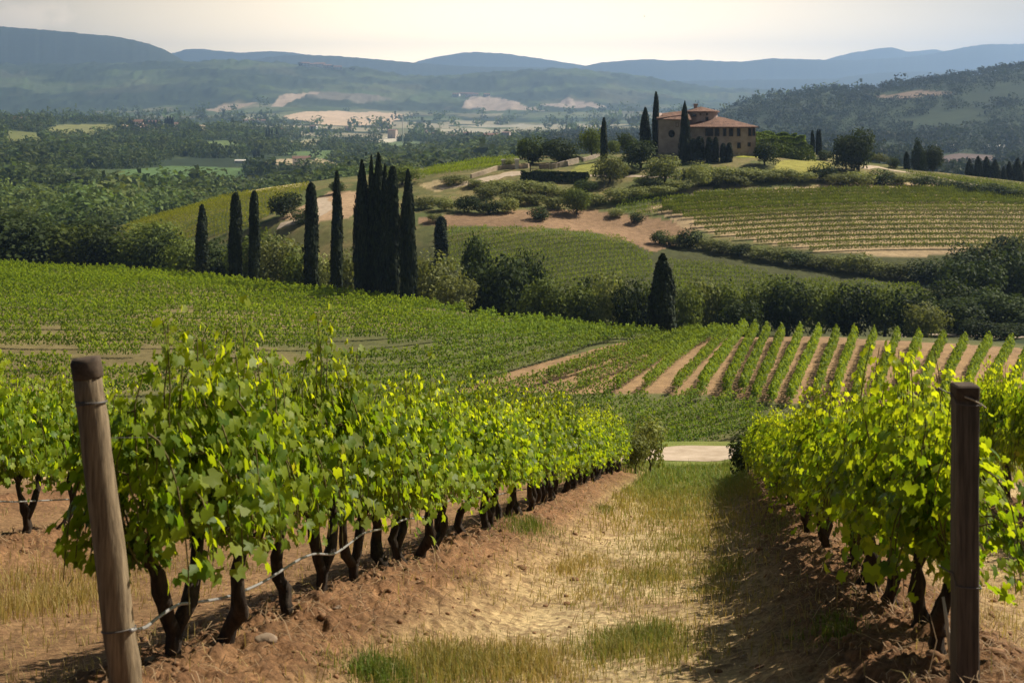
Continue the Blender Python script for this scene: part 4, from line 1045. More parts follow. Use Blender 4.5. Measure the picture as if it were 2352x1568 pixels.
# cypresses: narrow dark columns built from upright sprays round a solid heart
def cypress_mesh(seed, prof, n=4200):
    r = np.random.default_rng(seed)
    zq = np.array([p[0] for p in prof]); rq = np.array([p[1] for p in prof])
    k = 22; zc = np.linspace(.0, .985, k); a = np.arange(14) * 2 * np.pi / 14
    rad = np.interp(zc, zq, rq) * .86
    core = np.stack([np.cos(a)[None] * rad[:, None] * r.uniform(.85, 1.08, (k, 14)), np.sin(a)[None] * rad[:, None] * r.uniform(.85, 1.08, (k, 14)), np.broadcast_to(zc[:, None], (k, 14))], -1).reshape(-1, 3)
    cf = np.array([(i * 14 + j, i * 14 + (j + 1) % 14, (i + 1) * 14 + (j + 1) % 14, (i + 1) * 14 + j) for i in range(k - 1) for j in range(14)])
    cc = np.tile(np.array([[.012, .018, .011]]), (len(core), 1))
    z = r.uniform(.01, 1.0, n) ** .85; an = r.uniform(0, 6.28, n); ru = np.interp(z, zq, rq)
    q = ru * (1 + r.normal(0, .11, n) + .15 * np.sin(an * 3 + z * 9 + seed))
    P = np.stack([np.cos(an) * q, np.sin(an) * q, z], -1)
    Nn = np.stack([np.cos(an), np.sin(an), 0 * an + .15], -1) + r.normal(0, .35, (n, 3)); Tp = np.stack([np.cos(an) * .25, np.sin(an) * .25, 1 + 0 * an], -1) + r.normal(0, .12, (n, 3))
    c = lerp(np.array([.010, .016, .009]), np.array([.042, .058, .024]), r.random((n, 1)))
    shape = QUAD * np.array([.55, 1.0, 1.0])
    l_ = scatter(P, Nn, Tp, r.uniform(.020, .042, n), shape, QUAD_F, c)
    # lengthen sprays: unit height column, so z shrinks less than the radius
    Vv, Fc, C3 = cat_mesh([(core, cf, cc), l_])
    return mesh_np('crown', Vv, Fc, C3)
SLIM = [(0, .030), (.06, .060), (.3, .064), (.6, .055), (.8, .042), (.93, .026), (1, .006)]
BLUNT = [(0, .045), (.06, .062), (.4, .064), (.75, .055), (.9, .046), (.965, .034), (1, .012)]
SPIRE = [(0, .05), (.08, .095), (.35, .098), (.62, .085), (.8, .062), (.9, .040), (.96, .022), (1, .005)]
CONE = [(0, .10), (.1, .22), (.4, .19), (.7, .13), (.9, .07), (1, .01)]
CYP = {k: [cypress_mesh(400 + i * 10 + j, p) for j in range(2)] for i, (k, p) in enumerate((('slim', SLIM), ('blunt', BLUNT), ('spire', SPIRE), ('cone', CONE)))}
CYPR = {'slim': .064, 'blunt': .064, 'spire': .098, 'cone': .22}
CTR = tube_mesh('trunk', [tube([(0, 0, -.03), (0, 0, .03), (.002, 0, .12)], [.016, .014, .012], 8)])
def cypress(kind, px, base, top, wid, label, group=None, d=None, dmin=120, dmax=345):
    X, Y, Z = at(px, d) if d else hit(px, base, dmin, dmax)
    zt = -(top - HY) / F * Y; h = zt - Z; sx = (wid / 2 / F * Y) / CYPR[kind]
    e = empty('cypress_tree', label, 'cypress', (X, Y, Z - .15), random.uniform(0, 6.28), (sx, sx, h), group)
    ob('crown', random.choice(CYP[kind]), M['cypress'], e); ob('trunk', CTR, M['treebark'], e)
G1 = 'cypresses along the plateau edge'
for kd, px, b, t, w_, lab in [
    ('slim', 464, 632, 470, 25, 'lone cypress at the far left end of the plateau line'),
    ('blunt', 541, 634, 444, 25, 'left tree of the close pair of cypresses'),
    ('blunt', 584, 636, 440, 21, 'right slimmer tree of the close cypress pair'),
    ('blunt', 715, 655, 422, 27, 'single cypress between the pair and the dense clump'),
    ('slim', 774, 658, 395, 23, 'thin cypress with a bare spire just left of the clump'),
    ('spire', 831, 672, 370, 33, 'leftmost broad cypress of the dense dark clump'),
    ('slim', 853, 668, 360, 16, 'thin cypress tip peeping between the two tallest'),
    ('spire', 869, 674, 355, 33, 'tallest broad cypress in the middle of the clump'),
    ('slim', 884, 672, 380, 18, 'narrow cypress just right of the tallest one'),
    ('blunt', 902, 675, 385, 27, 'ragged cypress in the right half of the clump'),
    ('spire', 937, 680, 392, 33, 'rightmost cypress of the dense dark clump')]:
    cypress(kd, px, b, t, w_, lab, G1, d=float(np.interp(px, cols, crest_d)) - 1.0 + (px % 5) * .8)
cypress('blunt', 1013, 600, 497, 25, 'short cypress rising alone behind the round bushes right of the clump', G1, dmin=210)
cypress('spire', 1522, 766, 582, 52, 'stout lone cypress at the edge of the lower vineyard', None, d=141.5)
G2 = 'cypresses round the villa'
for kd, px, t, w_, d, lab in [
    ('slim', 1387, 270, 14, 299, 'slim cypress standing by itself left of the villa'),
    ('spire', 1482, 247, 22, 301, 'ragged shorter cypress next to the tallest one beside the villa'),
    ('slim', 1507, 212, 15, 303, 'tallest slender cypress against the left wall of the villa'),
    ('cone', 1573, 233, 26, 292, 'wide-based cypress in front of the villa with a narrow top'),
    ('blunt', 1592, 318, 15, 291, 'clipped cypress before the villa, leftmost of the row'),
    ('blunt', 1607, 313, 20, 291, 'clipped cypress before the villa, second and widest of the row'),
    ('blunt', 1629, 314, 15, 291, 'clipped cypress before the villa, third of the row'),
    ('blunt', 1644, 314, 12, 291, 'clipped cypress before the villa, fourth of the row'),
    ('blunt', 1661, 328, 12, 291, 'lower clipped cypress, second last of the row at the villa'),
    ('blunt', 1675, 327, 13, 291, 'lower clipped cypress, last of the row at the villa'),
    ('slim', 1866, 298, 9, 318, 'left slender cypress behind the bright hedge'),
    ('slim', 1878, 297, 8, 318, 'middle slender cypress behind the bright hedge'),
    ('slim', 1883, 297, 8, 318, 'right slender cypress behind the bright hedge'),
    ('slim', 2082, 347, 11, 306, 'small cypress beside the pale track on the crest')]:
    cypress(kd, px, 0, t, w_, lab, G2, d=d)
G3 = 'dark cypresses on the far right edge of the hill'
for i, (px, t, w_, d) in enumerate([(2227, 365, 18, 330), (2247, 360, 20, 330), (2266, 361, 22, 331), (2285, 368, 22, 330), (2305, 384, 16, 332), (2318, 372, 18, 334), (2338, 364, 24, 330), (2352, 372, 20, 333)]):
    X, Y, Z = at(px, d); zt = -(t - HY) / F * d
    e = empty('cypress_tree', f'dark pointed cypress below the right crest, {ordinal(i + 1)} from the left', 'cypress', (X, Y, Z), i * 1.1, ((w_ / 2 / F * d) / .098,) * 2 + (zt - Z,), G3)
    ob('crown', CYP['spire'][i % 2], M['cypress'], e); ob('trunk', CTR, M['treebark'], e)

# valley thicket behind the plateau (crown tops as seen)
VT = [(15, 252, 500, 95, 'dark'), (95, 258, 508, 80, 'dark'), (175, 256, 520, 75, 'green'), (245, 250, 528, 70, 'dark'), (315, 246, 540, 62, 'green'), (370, 240, 535, 60, 'dark'), (425, 235, 550, 48, 'green'),
      (60, 285, 492, 80, 'dark'), (200, 290, 508, 70, 'dark'), (350, 275, 515, 60, 'green'),
      (495, 230, 560, 48, 'dark'), (560, 226, 556, 50, 'green'), (640, 218, 548, 56, 'olive'), (610, 226, 530, 46, 'green'), (690, 214, 575, 40, 'green'), (745, 212, 590, 42, 'olive'), (800, 208, 575, 40, 'olive'), (960, 196, 600, 42, 'olive'),
      (990, 186, 582, 56, 'olive'), (1050, 180, 640, 40, 'olive'), (1092, 200, 545, 34, 'dark'), (1110, 190, 610, 50, 'dark'), (1160, 186, 590, 55, 'dark'), (1218, 190, 580, 42, 'dark'), (1245, 178, 640, 40, 'green'), (1295, 176, 650, 50, 'green'),
      (1345, 176, 662, 42, 'green'), (1405, 174, 628, 40, 'olive'), (1450, 170, 650, 38, 'dark'), (1490, 172, 640, 36, 'green'), (1575, 168, 655, 38, 'green'), (1622, 172, 640, 42, 'olive'), (1700, 162, 690, 48, 'dark'), (1665, 172, 655, 40, 'green'), (1752, 174, 650, 48, 'green'),
      (1812, 172, 648, 50, 'dark'), (1880, 172, 648, 54, 'green'), (1950, 170, 655, 54, 'dark'), (2030, 170, 655, 56, 'green'), (2098, 165, 668, 58, 'dark'), (2125, 160, 702, 46, 'olive'), (2180, 182, 645, 56, 'dark'),
      (2235, 192, 600, 62, 'dark'), (2300, 198, 572, 58, 'dark'), (2352, 195, 590, 55, 'dark'), (2200, 172, 690, 58, 'dark'), (2280, 176, 672, 62, 'dark'), (2345, 172, 690, 60, 'dark'), (1350, 182, 640, 40, 'dark'), (1780, 182, 640, 40, 'green'), (2245, 160, 742, 40, 'dark'), (2310, 158, 750, 44, 'dark')]
VT.sort(key=lambda q: q[0])
WORD = {'dark': 'dark green', 'green': 'mid green', 'olive': 'pale olive green'}
for i, (px, d, top, hw, kd) in enumerate(VT):
    plant_px(kd, px, 0, top - 8, hw * 1.12, f'{WORD[kd]} tree in the thicket behind the plateau, {ordinal(i + 1)} from the left', 'trees of the thicket behind the plateau', d=d)
# hedge of bushes along the sunken track
HB = [(1520, 562, 535, 28), (1552, 566, 545, 24), (1588, 570, 530, 32), (1625, 575, 552, 26), (1660, 582, 556, 30), (1700, 588, 565, 30), (1745, 596, 568, 34), (1790, 602, 572, 32), (1835, 610, 582, 34), (1880, 616, 592, 34), (1925, 622, 590, 38), (1975, 630, 585, 40), (2020, 634, 605, 36), (2065, 640, 606, 38), (2115, 645, 600, 44), (2165, 650, 596, 44), (2215, 640, 560, 46), (2265, 640, 555, 46), (2310, 640, 545, 48), (2350, 640, 540, 48)]
for i, (px, b, t, hw) in enumerate(HB):
    plant_px('darkbush' if i in (0, 2, 5, 8, 14, 15, 16, 18) else 'bush', px, b, t - 6, hw, f'bush in the hedge under the terraced field, {ordinal(i + 1)} from the left', 'hedge bushes under the terraced field')
# single plants of the villa hill
HP = [('olive', 1400, 420, 350, 44, 'broad pale olive tree below the slim cypress'), ('dark', 1470, 388, 320, 40, 'big dark tree at the foot of the ragged cypress'), ('olive', 1526, 424, 354, 46, 'round olive tree below the left wall of the villa'),
      ('olive', 1604, 430, 370, 34, 'upright olive tree below the clipped cypresses'), ('bush', 1660, 416, 380, 42, 'wide grey bush below the row of clipped cypresses'), ('bush', 1718, 414, 384, 42, 'wide grey bush below the villa lawn'),
      ('dark', 1757, 380, 325, 27, 'round clipped dark tree at the right corner of the villa'), ('dark', 1942, 396, 308, 30, 'left narrower crown of the big dark pair by the lawn'), ('dark', 1972, 394, 293, 40, 'big dark spreading tree right of the lawn'),
      ('darkbush', 1890, 415, 372, 36, 'very dark round bush below the lawn'), ('conif', 2109, 390, 316, 19, 'dark conical conifer on the right crest'), ('dark', 2143, 390, 333, 26, 'dark round tree beside the conical conifer'),
      ('darkbush', 2052, 386, 360, 13, 'small dark bush beside the pale track'), ('darkbush', 1896, 368, 344, 19, 'low dark bush behind the lawn'), ('bush', 2020, 368, 352, 24, 'low bush left of the pale track'),
      ('dark', 1222, 376, 314, 38, 'dark tree at the left end of the hilltop group'), ('dark', 1284, 374, 318, 44, 'wide dark tree above the stone wall'), ('green', 1358, 362, 290, 28, 'tall mid green tree left of the slim cypress'),
      ('green', 1410, 354, 322, 18, 'small green tree right of the slim cypress'), ('dark', 1440, 352, 304, 22, 'dark round tree left of the ragged cypress'), ('green', 1200, 366, 318, 14, 'thin light tree at the far left of the hilltop group'),
      ('bush', 1172, 386, 362, 22, 'bright bush beside the pale pillars'), ('bush', 1250, 402, 388, 30, 'low bush in front of the wooden gate'),
      ('green', 1327, 492, 428, 34, 'lone small tree with a visible trunk on the bare bank'), ('darkbush', 1237, 505, 474, 25, 'dark bush at the left of the bare bank'),
      ('darkbush', 652, 500, 440, 44, 'big dark bush in the yellow vineyard'), ('darkbush', 690, 512, 478, 26, 'small dark bush beside the ochre path'), ('darkbush', 775, 445, 415, 18, 'small dark bush behind the thin cypress'),
      ('darkbush', 1075, 488, 448, 30, 'dark bush with a long shadow, left one'), ('darkbush', 1122, 490, 455, 28, 'dark bush with a long shadow, right one'), ('green', 925, 425, 378, 40, 'wide green tree right behind the cypress clump'),
      ('darkbush', 1465, 512, 488, 17, 'little dark bush at the right of the bare bank'), ('bush', 1415, 498, 478, 20, 'little green bush on the bare bank')]
for kd, px, b, t, hw, lab in HP:
    plant_px(kd, px, b, t, hw, lab, None, dmin=215)
SB = [(975, 480, 448, 30), (1022, 484, 452, 26), (1166, 488, 452, 28), (1040, 425, 400, 30), (1150, 440, 412, 40), (1205, 445, 412, 40), (1255, 450, 418, 36), (1298, 455, 430, 30), (1180, 470, 438, 34), (1225, 470, 445, 30), (1275, 480, 450, 32), (1120, 455, 425, 30), (1370, 470, 440, 30), (1420, 462, 430, 32), (1470, 455, 428, 32), (1520, 450, 425, 30), (1090, 430, 410, 22), (1345, 440, 412, 30),
      (1640, 425, 395, 34), (1690, 425, 400, 34), (1760, 418, 390, 36), (1800, 416, 385, 32), (1840, 418, 392, 34), (1930, 425, 395, 36), (1975, 425, 392, 36), (2020, 422, 388, 34), (2070, 424, 398, 34), (2120, 430, 404, 34), (2170, 436, 410, 34), (2220, 444, 414, 36), (2270, 450, 420, 36), (2320, 458, 426, 38), (1000, 510, 490, 18), (1480, 430, 405, 26), (1560, 440, 412, 30), (1580, 405, 385, 22), (1440, 400, 380, 24)]
SB.sort()
for i, (px, b, t, hw) in enumerate(SB):
    plant_px('darkbush' if (1270 < px < 1360 and b < 445) or px > 2090 or (px > 1900 and i % 3 == 0) else 'bush', px, b, t, hw, f'scrub bush on the villa hill, {ordinal(i + 1)} counted from the left', 'scrub bushes on the villa hill', dmin=215)
# dark clipped hedge in front of the villa garden and the bright hedge on the right
def hedge(pts, h, wd, label, c1, c2, seed, dmin=240, n_=3200, base=None):
    r = np.random.default_rng(seed)
    P0 = np.array([hit(px, py, dmin, 345)[:2] for px, py in pts])
    q = resample(P0, .35); i = r.integers(0, len(q), n_); dirs = norm(np.gradient(q, axis=0)); nr = np.stack([-dirs[:, 1], dirs[:, 0]], -1)
    t = r.uniform(-1, 1, n_); a = r.uniform(0, np.pi, n_)
    hl = h * (0.85 + .3 * vnoise(q[:, 0] * .6, q[:, 1] * .6, seed))[i]
    off = np.cos(a) ** 3 * wd; z = np.abs(np.sin(a)) ** .6 * hl * np.where(r.random(n_) < .35, r.random(n_), 1)
    xy = q[i] + nr[i] * off[:, None] + r.normal(0, .12, (n_, 2))
    P = np.stack([xy[:, 0], xy[:, 1], gz(xy[:, 0], xy[:, 1]) + z], -1)
    Nn = np.stack([nr[i, 0] * np.cos(a), nr[i, 1] * np.cos(a), np.sin(a)], -1) + r.normal(0, .5, (n_, 3))
    c = lerp(np.array(c1), np.array(c2), r.random((n_, 1)))
    o = ob('hedge', mesh_np('hedge', *scatter(P, Nn, r.normal(0, 1, (n_, 3)), r.uniform(.16, .34, n_), QUAD, QUAD_F, c)), M['tree'])
    tag(o, label, 'hedge')
hedge([(1200, 414), (1280, 416), (1350, 418)], 1.8, .9, 'dark clipped hedge below the gate and grass bank', DK1, DK2, 1)
BR1, BR2 = (.10, .16, .02), (.22, .28, .04)
hedge([(1745, 358), (1800, 362), (1866, 368)], 3.6, 1.6, 'bright green tall hedge, nearest of three right of the villa', BR1, BR2, 2, 285, 4200)
hedge([(1735, 352), (1790, 354), (1850, 358)], 4.2, 1.4, 'bright green hedge, middle of three right of the villa', BR1, BR2, 3, 300, 4200)
hedge([(1730, 349), (1780, 350), (1830, 353)], 4.4, 1.3, 'bright green hedge, farthest of three right of the villa', (.07, .12, .02), (.17, .23, .04), 4, 310, 4200)
# bushes closing the two near rows
plant('bush', 4.55, 46.0, -1.26 - .241 * 46, .62, 1.75, 'grey-green bush at the far end of the sunlit row')
plant('bush', 3.85, 43.4, -1.26 - .241 * 43.4, .45, 1.2, 'small bush half hidden behind the sunlit row end')
plant('darkbush', 7.0, 41.5, -1.26 - .241 * 41.5, .6, 1.35, 'dark bush at the far end of the right row')

# ------------------------------------------------------------------ roads
def strip(name, center_px, wid, label, mat, dmin, dmax, lift=.02, P=None):
    P = np.array([hit(px, py, dmin, dmax)[:2] for px, py in center_px]) if P is None else P; q = resample(P, .5)
    dirs = norm(np.gradient(q, axis=0)); nr = np.stack([-dirs[:, 1], dirs[:, 0]], -1); Vs = []
    for s in np.linspace(-1, 1, 7):
        xy = q + nr * (s * wid / 2 * (1 + (abs(s) > .9) * .6 * (vnoise(q[:, :1] * .5, q[:, 1:] * .5, 7) - .5)))
        Vs.append(np.stack([xy[:, 0], xy[:, 1], gz(xy[:, 0], xy[:, 1]) + lift], -1))
    n = len(q); Vv = np.concatenate(Vs); i = (np.arange(6)[:, None] * n + np.arange(n - 1)[None]).ravel()
    o = ob(name, mesh_np(name, Vv, np.stack([i, i + n, i + n + 1, i + 1], -1), smooth=True), mat); tag(o, label, None, None, 'structure')
strip('road', None, 3.2, 'pale track below the vine rows', M['road'], 0, 0, .015, np.array([(-26, 56.8), (-6, 57.2), (2, 57.6), (6, 58.2), (10, 59.3), (16, 60.4), (40, 61.5)]))
strip('path', [(640, 520), (690, 508), (735, 492), (748, 474), (730, 456)], 3.2, 'ochre path', M['road'], 215, 330, .06)
strip('path', [(1010, 432), (1080, 420), (1130, 410), (1170, 400), (1200, 398)], 3.6, 'pale drive', M['road'], 250, 330, .06)
strip('path', [(1985, 388), (2010, 382), (2040, 390), (2080, 396), (2140, 404), (2200, 418), (2270, 430)], 2.2, 'pale track along the crest', M['road'], 250, 330, .06)
strip('path', [(2060, 772), (2150, 770), (2260, 772), (2360, 775)], 5, 'valley road', M['road'], 140, 200, .06)
strip('path', [(1330, 404), (1420, 405), (1500, 407), (1560, 409)], 1.2, 'garden path', M['road'], 250, 330, .06)

# ------------------------------------------------------------------ villa
def poly_mesh(name, Vs, Fs, smooth=False):
    me = bpy.data.meshes.new(name); me.from_pydata([tuple(v) for v in Vs], [], [tuple(f) for f in Fs])
    if smooth: me.polygons.foreach_set('use_smooth', np.ones(len(me.polygons), bool))
    me.update(); return me
def prism(pts, z0, z1):
    n = len(pts); z0 = [z0] * n if np.isscalar(z0) else z0; z1 = [z1] * n if np.isscalar(z1) else z1
    Vs = [(x, y, z) for (x, y), z in zip(pts, z0)] + [(x, y, z) for (x, y), z in zip(pts, z1)]
    return Vs, [(i, (i + 1) % n, n + (i + 1) % n, n + i) for i in range(n)] + [tuple(range(n - 1, -1, -1)), tuple(range(n, 2 * n))]
def joinp(*ps):
    Vs, Fs = [], []
    for v, f in ps:
        o = len(Vs); Vs += list(v); Fs += [tuple(i + o for i in q) for q in f]
    return Vs, Fs
def boxp(x0, x1, y0, y1, z0, z1): return prism([(x0, y0), (x1, y0), (x1, y1), (x0, y1)], z0, z1)
VD = 301.0
vx0, vy0, vz0 = (1620 - CX) / F * VD, VD, -(353 - HY) / F * VD
U1 = VD / F
def vx(px): return (px - 1620) * U1
def vz(py): return (353 - py) * U1
def villa():
    e = empty('villa', 'pink stuccoed stone villa with terracotta roofs and round tower on the hilltop', 'villa', (vx0, vy0, vz0))
    # right wing with a bowed front
    xa, xb = vx(1578), vx(1736); xm = (xa + xb) / 2; hw_ = (xb - xa) / 2
    fy = lambda x: -2.0 * (1 - ((x - xm) / hw_) ** 2) + .2
    xs = np.linspace(xa, xb, 25); plan = [(x, fy(x)) for x in xs] + [(xb, 9.5), (xa, 9.5)]
    ztop = vz(293)
    ob('wing_wall', poly_mesh('wing_wall', *prism(plan, -2.5, ztop)), M['stucco'], e)
    # string course between the storeys
    band = [(x, fy(x) - .06) for x in xs] + [(x, fy(x) + .05) for x in xs[::-1]]
    ob('string_course', poly_mesh('string_course', *prism(band, vz(315), vz(313.4))), M['stucco'], e)
    # roof: eaves slab, then slopes to a short ridge
    ev = [(xm + (x - xm) * 1.075, fy(x) - .75) for x in xs] + [(xb + .75, 10.2), (xa - .3, 10.2)]
    ridge_ = [(vx(1646), 4.2, vz(268.5)), (vx(1668), 4.6, vz(270.5))]
    n = len(ev); Vs = [(x, y, ztop - .05) for x, y in ev] + [(x, y, ztop + .2) for x, y in ev] + ridge_; Fs = [(i, (i + 1) % n, n + (i + 1) % n, n + i) for i in range(n)] + [tuple(range(n - 1, -1, -1))]
    for i in range(n):
        a, b = n + i, n + (i + 1) % n; mx = (ev[i][0] + ev[(i + 1) % n][0]) / 2; t_ = 2 * n if mx < vx(1657) else 2 * n + 1
        i2 = (i + 1) % n; nx = (ev[i2][0] + ev[(i2 + 1) % n][0]) / 2; t2 = 2 * n if nx < vx(1657) else 2 * n + 1
        Fs.append((a, b, t_))
        if t_ != t2: Fs.append((b, t2, t_))
    rf = ob('wing_roof', poly_mesh('wing_roof', Vs, Fs), M['tiles'], e)
    # round tower
    tx, ty, tr = vx(1618.5), 5.2, 3.55
    cir = lambda rr_, k=22: [(tx + rr_ * math.cos(6.2832 * i / k), ty + rr_ * .95 * math.sin(6.2832 * i / k)) for i in range(k)]
    ob('tower_wall', poly_mesh('tower_wall', *prism(cir(tr), 2, vz(258.5))), M['stucco'], e)
    k = 22; ec = cir(tr + .42); zt = vz(258.5)
    Vs = [(x, y, zt - .04) for x, y in ec] + [(x, y, zt + .22) for x, y in ec] + [(tx - .1, ty, vz(245.5))]
    tf = ob('tower_roof', poly_mesh('tower_roof', Vs, [(i, (i + 1) % k, k + (i + 1) % k, k + i) for i in range(k)] + [tuple(range(k - 1, -1, -1))] + [(k + i, k + (i + 1) % k, 2 * k) for i in range(k)]), M['tiles'], e)
    cx_ = vx(1605); ob('chimney', poly_mesh('chimney', *joinp(boxp(cx_ - .38, cx_ + .38, ty - .35, ty + .35, vz(250), vz(241.6)), boxp(cx_ - .55, cx_ + .5, ty - .5, ty + .5, vz(241.6), vz(239)))), M['stucco'], tf)
    # left block under two shed roofs
    la, lb = vx(1512.5), vx(1583); zl = vz(277)
    ob('side_wall', poly_mesh('side_wall', *prism([(la, -.3), (lb, -.9), (lb, 8.5), (la, 8.5)], -2.5, [zl + .55, zl + .1, zl + 1.2, zl + 1.6])), M['stucco'], e)
    lo = prism([(la + 1.0, -1.0), (lb + .3, -1.5), (lb + .3, 4), (la + 1.2, 4)], [zl + .12, zl - .02, zl + 1.75, zl + 1.3], [zl + .32, zl + .2, zl + 1.95, zl + 1.5])
    ob('shed_roof', poly_mesh('shed_roof', *lo), M['tiles'], e)
    up = prism([(la - .35, -.9), (vx(1576), 1.4), (vx(1580), 9), (la - .35, 9)], [vz(276), vz(265.5), vz(259), vz(268)], [vz(271.5), vz(263), vz(256), vz(264)])
    ob('shed_roof', poly_mesh('shed_roof', *up), M['tiles'], e)
    dx = vx(1550); ob('roof_vent', poly_mesh('roof_vent', *boxp(dx - .22, dx + .22, -.5, .6, vz(280), vz(271))), M['frame'], e)
    # windows
    def win(px0, px1, py0, py1, yf, par=e, arch=False):
        x0, x1, z1, z0 = vx(px0), vx(px1), vz(py0), vz(py1); y0 = min(yf(x0), yf(x1)); t = .09
        fr = ob('window', poly_mesh('window', *joinp(boxp(x0 - t, x0, y0 - .07, y0 + .3, z0 - t, z1 + t), boxp(x1, x1 + t, y0 - .07, y0 + .3, z0 - t, z1 + t), boxp(x0, x1, y0 - .07, y0 + .3, z1, z1 + t), boxp(x0 - .05, x1 + .05, y0 - .13, y0 + .3, z0 - t, z0))), M['frame'], par)
        ob('pane', poly_mesh('pane', *boxp(x0, x1, y0 - .02, y0 + .25, z0, z1)), M['pane'], fr)
    cv = lambda c: 1464.3 + c / 6.83
    cw = lambda c: 195.2 + c / 6.83
    for a, b in ((1052, 1165), (1196, 1258), (1325, 1368), (1418, 1476), (1545, 1593), (1733, 1776), (1802, 1838)): win(cv(a), cv(b), cw(683), cw(797), fy)
    for a, b, c, d in ((1550, 1598, 908, 988), (1724, 1762, 908, 960)): win(cv(a), cv(b), cw(c), cw(d), fy)
    ty_ = lambda x: ty - .95 * math.sqrt(max(.1, tr * tr - (x - tx) ** 2))
    for a, b, c, d in ((1090, 1125, 512, 560), (880, 940, 470, 500), (1000, 1120, 452, 474)): win(cv(a), cv(b), cw(c), cw(d), ty_)
    win(cv(600), cv(632), cw(600), cw(655), lambda x: -.62)
    # round window of the left block
    rx, rz, rr_ = vx(cv(530)), vz(cw(765)), 54 / 6.83 * U1
    a = np.arange(20) * 2 * np.pi / 20; yy = -.55
    Vs = [(rx + rr_ * .95 * math.cos(q), yy - .12, rz + rr_ * 1.1 * math.sin(q)) for q in a] + [(rx + rr_ * .95 * math.cos(q), yy + .3, rz + rr_ * 1.1 * math.sin(q)) for q in a]
    rw = ob('round_window', poly_mesh('round_window', Vs, [(i, (i + 1) % 20, 20 + (i + 1) % 20, 20 + i) for i in range(20)] + [tuple(range(20))]), M['pane'], e)
    # terrace plinth under the house
    ob('plinth', poly_mesh('plinth', *prism([(la - .4, -.8), (lb, -1.4), (xm, -2.6), (xb + .3, -.4), (xb + .3, 9.8), (la - .4, 9.8)], -4.5, vz(350.5))), M['stone'], e)
villa()

# ------------------------------------------------------------------ garden walls, gate, pillars
def wall(pts, h, th, label, cat='wall', name='stone_wall', mat='stone', dmin=250):
    P = np.array([hit(px, py, dmin, 345) for px, py in pts]); q = resample(P[:, :2], .5); d_ = norm(np.gradient(q, axis=0)); nr = np.stack([-d_[:, 1], d_[:, 0]], -1)
    z = gz(q[:, 0], q[:, 1]); hh = h * (1 + .25 * (vnoise(q[:, 0] * 2, q[:, 1] * 2, 9) - .5)); n = len(q); j = (vnoise(q[:, 0] * 3, q[:, 1] * 3, 4) - .5)[:, None] * .12
    A = [np.c_[q + nr * (th / 2 + j), z - .5], np.c_[q + nr * (th / 2 + j), z + hh], np.c_[q - nr * (th / 2 - j), z + hh], np.c_[q - nr * (th / 2 - j), z - .5]]
    i = (np.arange(3)[:, None] * n + np.arange(n - 1)[None]).ravel()
    Fs = np.stack([i, i + 1, i + n + 1, i + n], -1).tolist() + [(0, n, 2 * n, 3 * n), (n - 1, 4 * n - 1, 3 * n - 1, 2 * n - 1)]
    o = ob(name, poly_mesh(name, np.concatenate(A).tolist(), Fs), M[mat]); tag(o, label, cat)
wall([(1282, 368), (1310, 366), (1338, 368)], .8, .7, 'dry stone garden wall with pale coping right of the gate')
wall([(1338, 372), (1360, 366), (1375, 360)], .8, .6, 'short stone wall climbing towards the slim cypress')
wall([(1238, 390), (1270, 388), (1300, 382), (1330, 374)], 1.1, .5, 'sloping grey ramp wall behind the gate', 'wall', 'ramp_wall', 'stone')
wall([(1082, 410), (1110, 402), (1140, 392), (1165, 388), (1215, 386)], .9, .5, 'low pale wall curving beside the drive', 'wall', 'stone_wall', 'road')
for px, lab in ((1157, 'pale left gate pillar at the end of the bright vineyard'), (1187, 'pale right gate pillar beside the dark hedge')):
    X, Y, Z = hit(px, 388, 250, 345)
    o = ob('gate_pillar', poly_mesh('gate_pillar', *joinp(boxp(-.42, .42, -.4, .4, -.5, 1.75), boxp(-.55, .55, -.5, .5, 1.75, 2.05))), M['white']); o.location = (X, Y, Z); tag(o, lab, 'pillar')
X, Y, Z = hit(1240, 398, 250, 345)
e = empty('garden_gate', 'dark wooden lattice gate between posts in the garden wall', 'gate', (X, Y, Z))
ob('gate_post', poly_mesh('gate_post', *boxp(1.9, 2.15, -.12, .12, -.4, 2.1)), M['cane'], e); ob('gate_post', poly_mesh('gate_post', *boxp(-2.1, -1.9, -.1, .1, -.4, 1.7)), M['frame'], e)
ob('lattice', poly_mesh('lattice', *joinp(*[boxp(x, x + .06, -.04, .04, 0, 1.6) for x in np.arange(-1.85, 1.85, .28)], *[boxp(-1.89, 1.89, -.06, -.045, z, z + .09) for z in (.25, .85, 1.45)])), M['frame'], e)

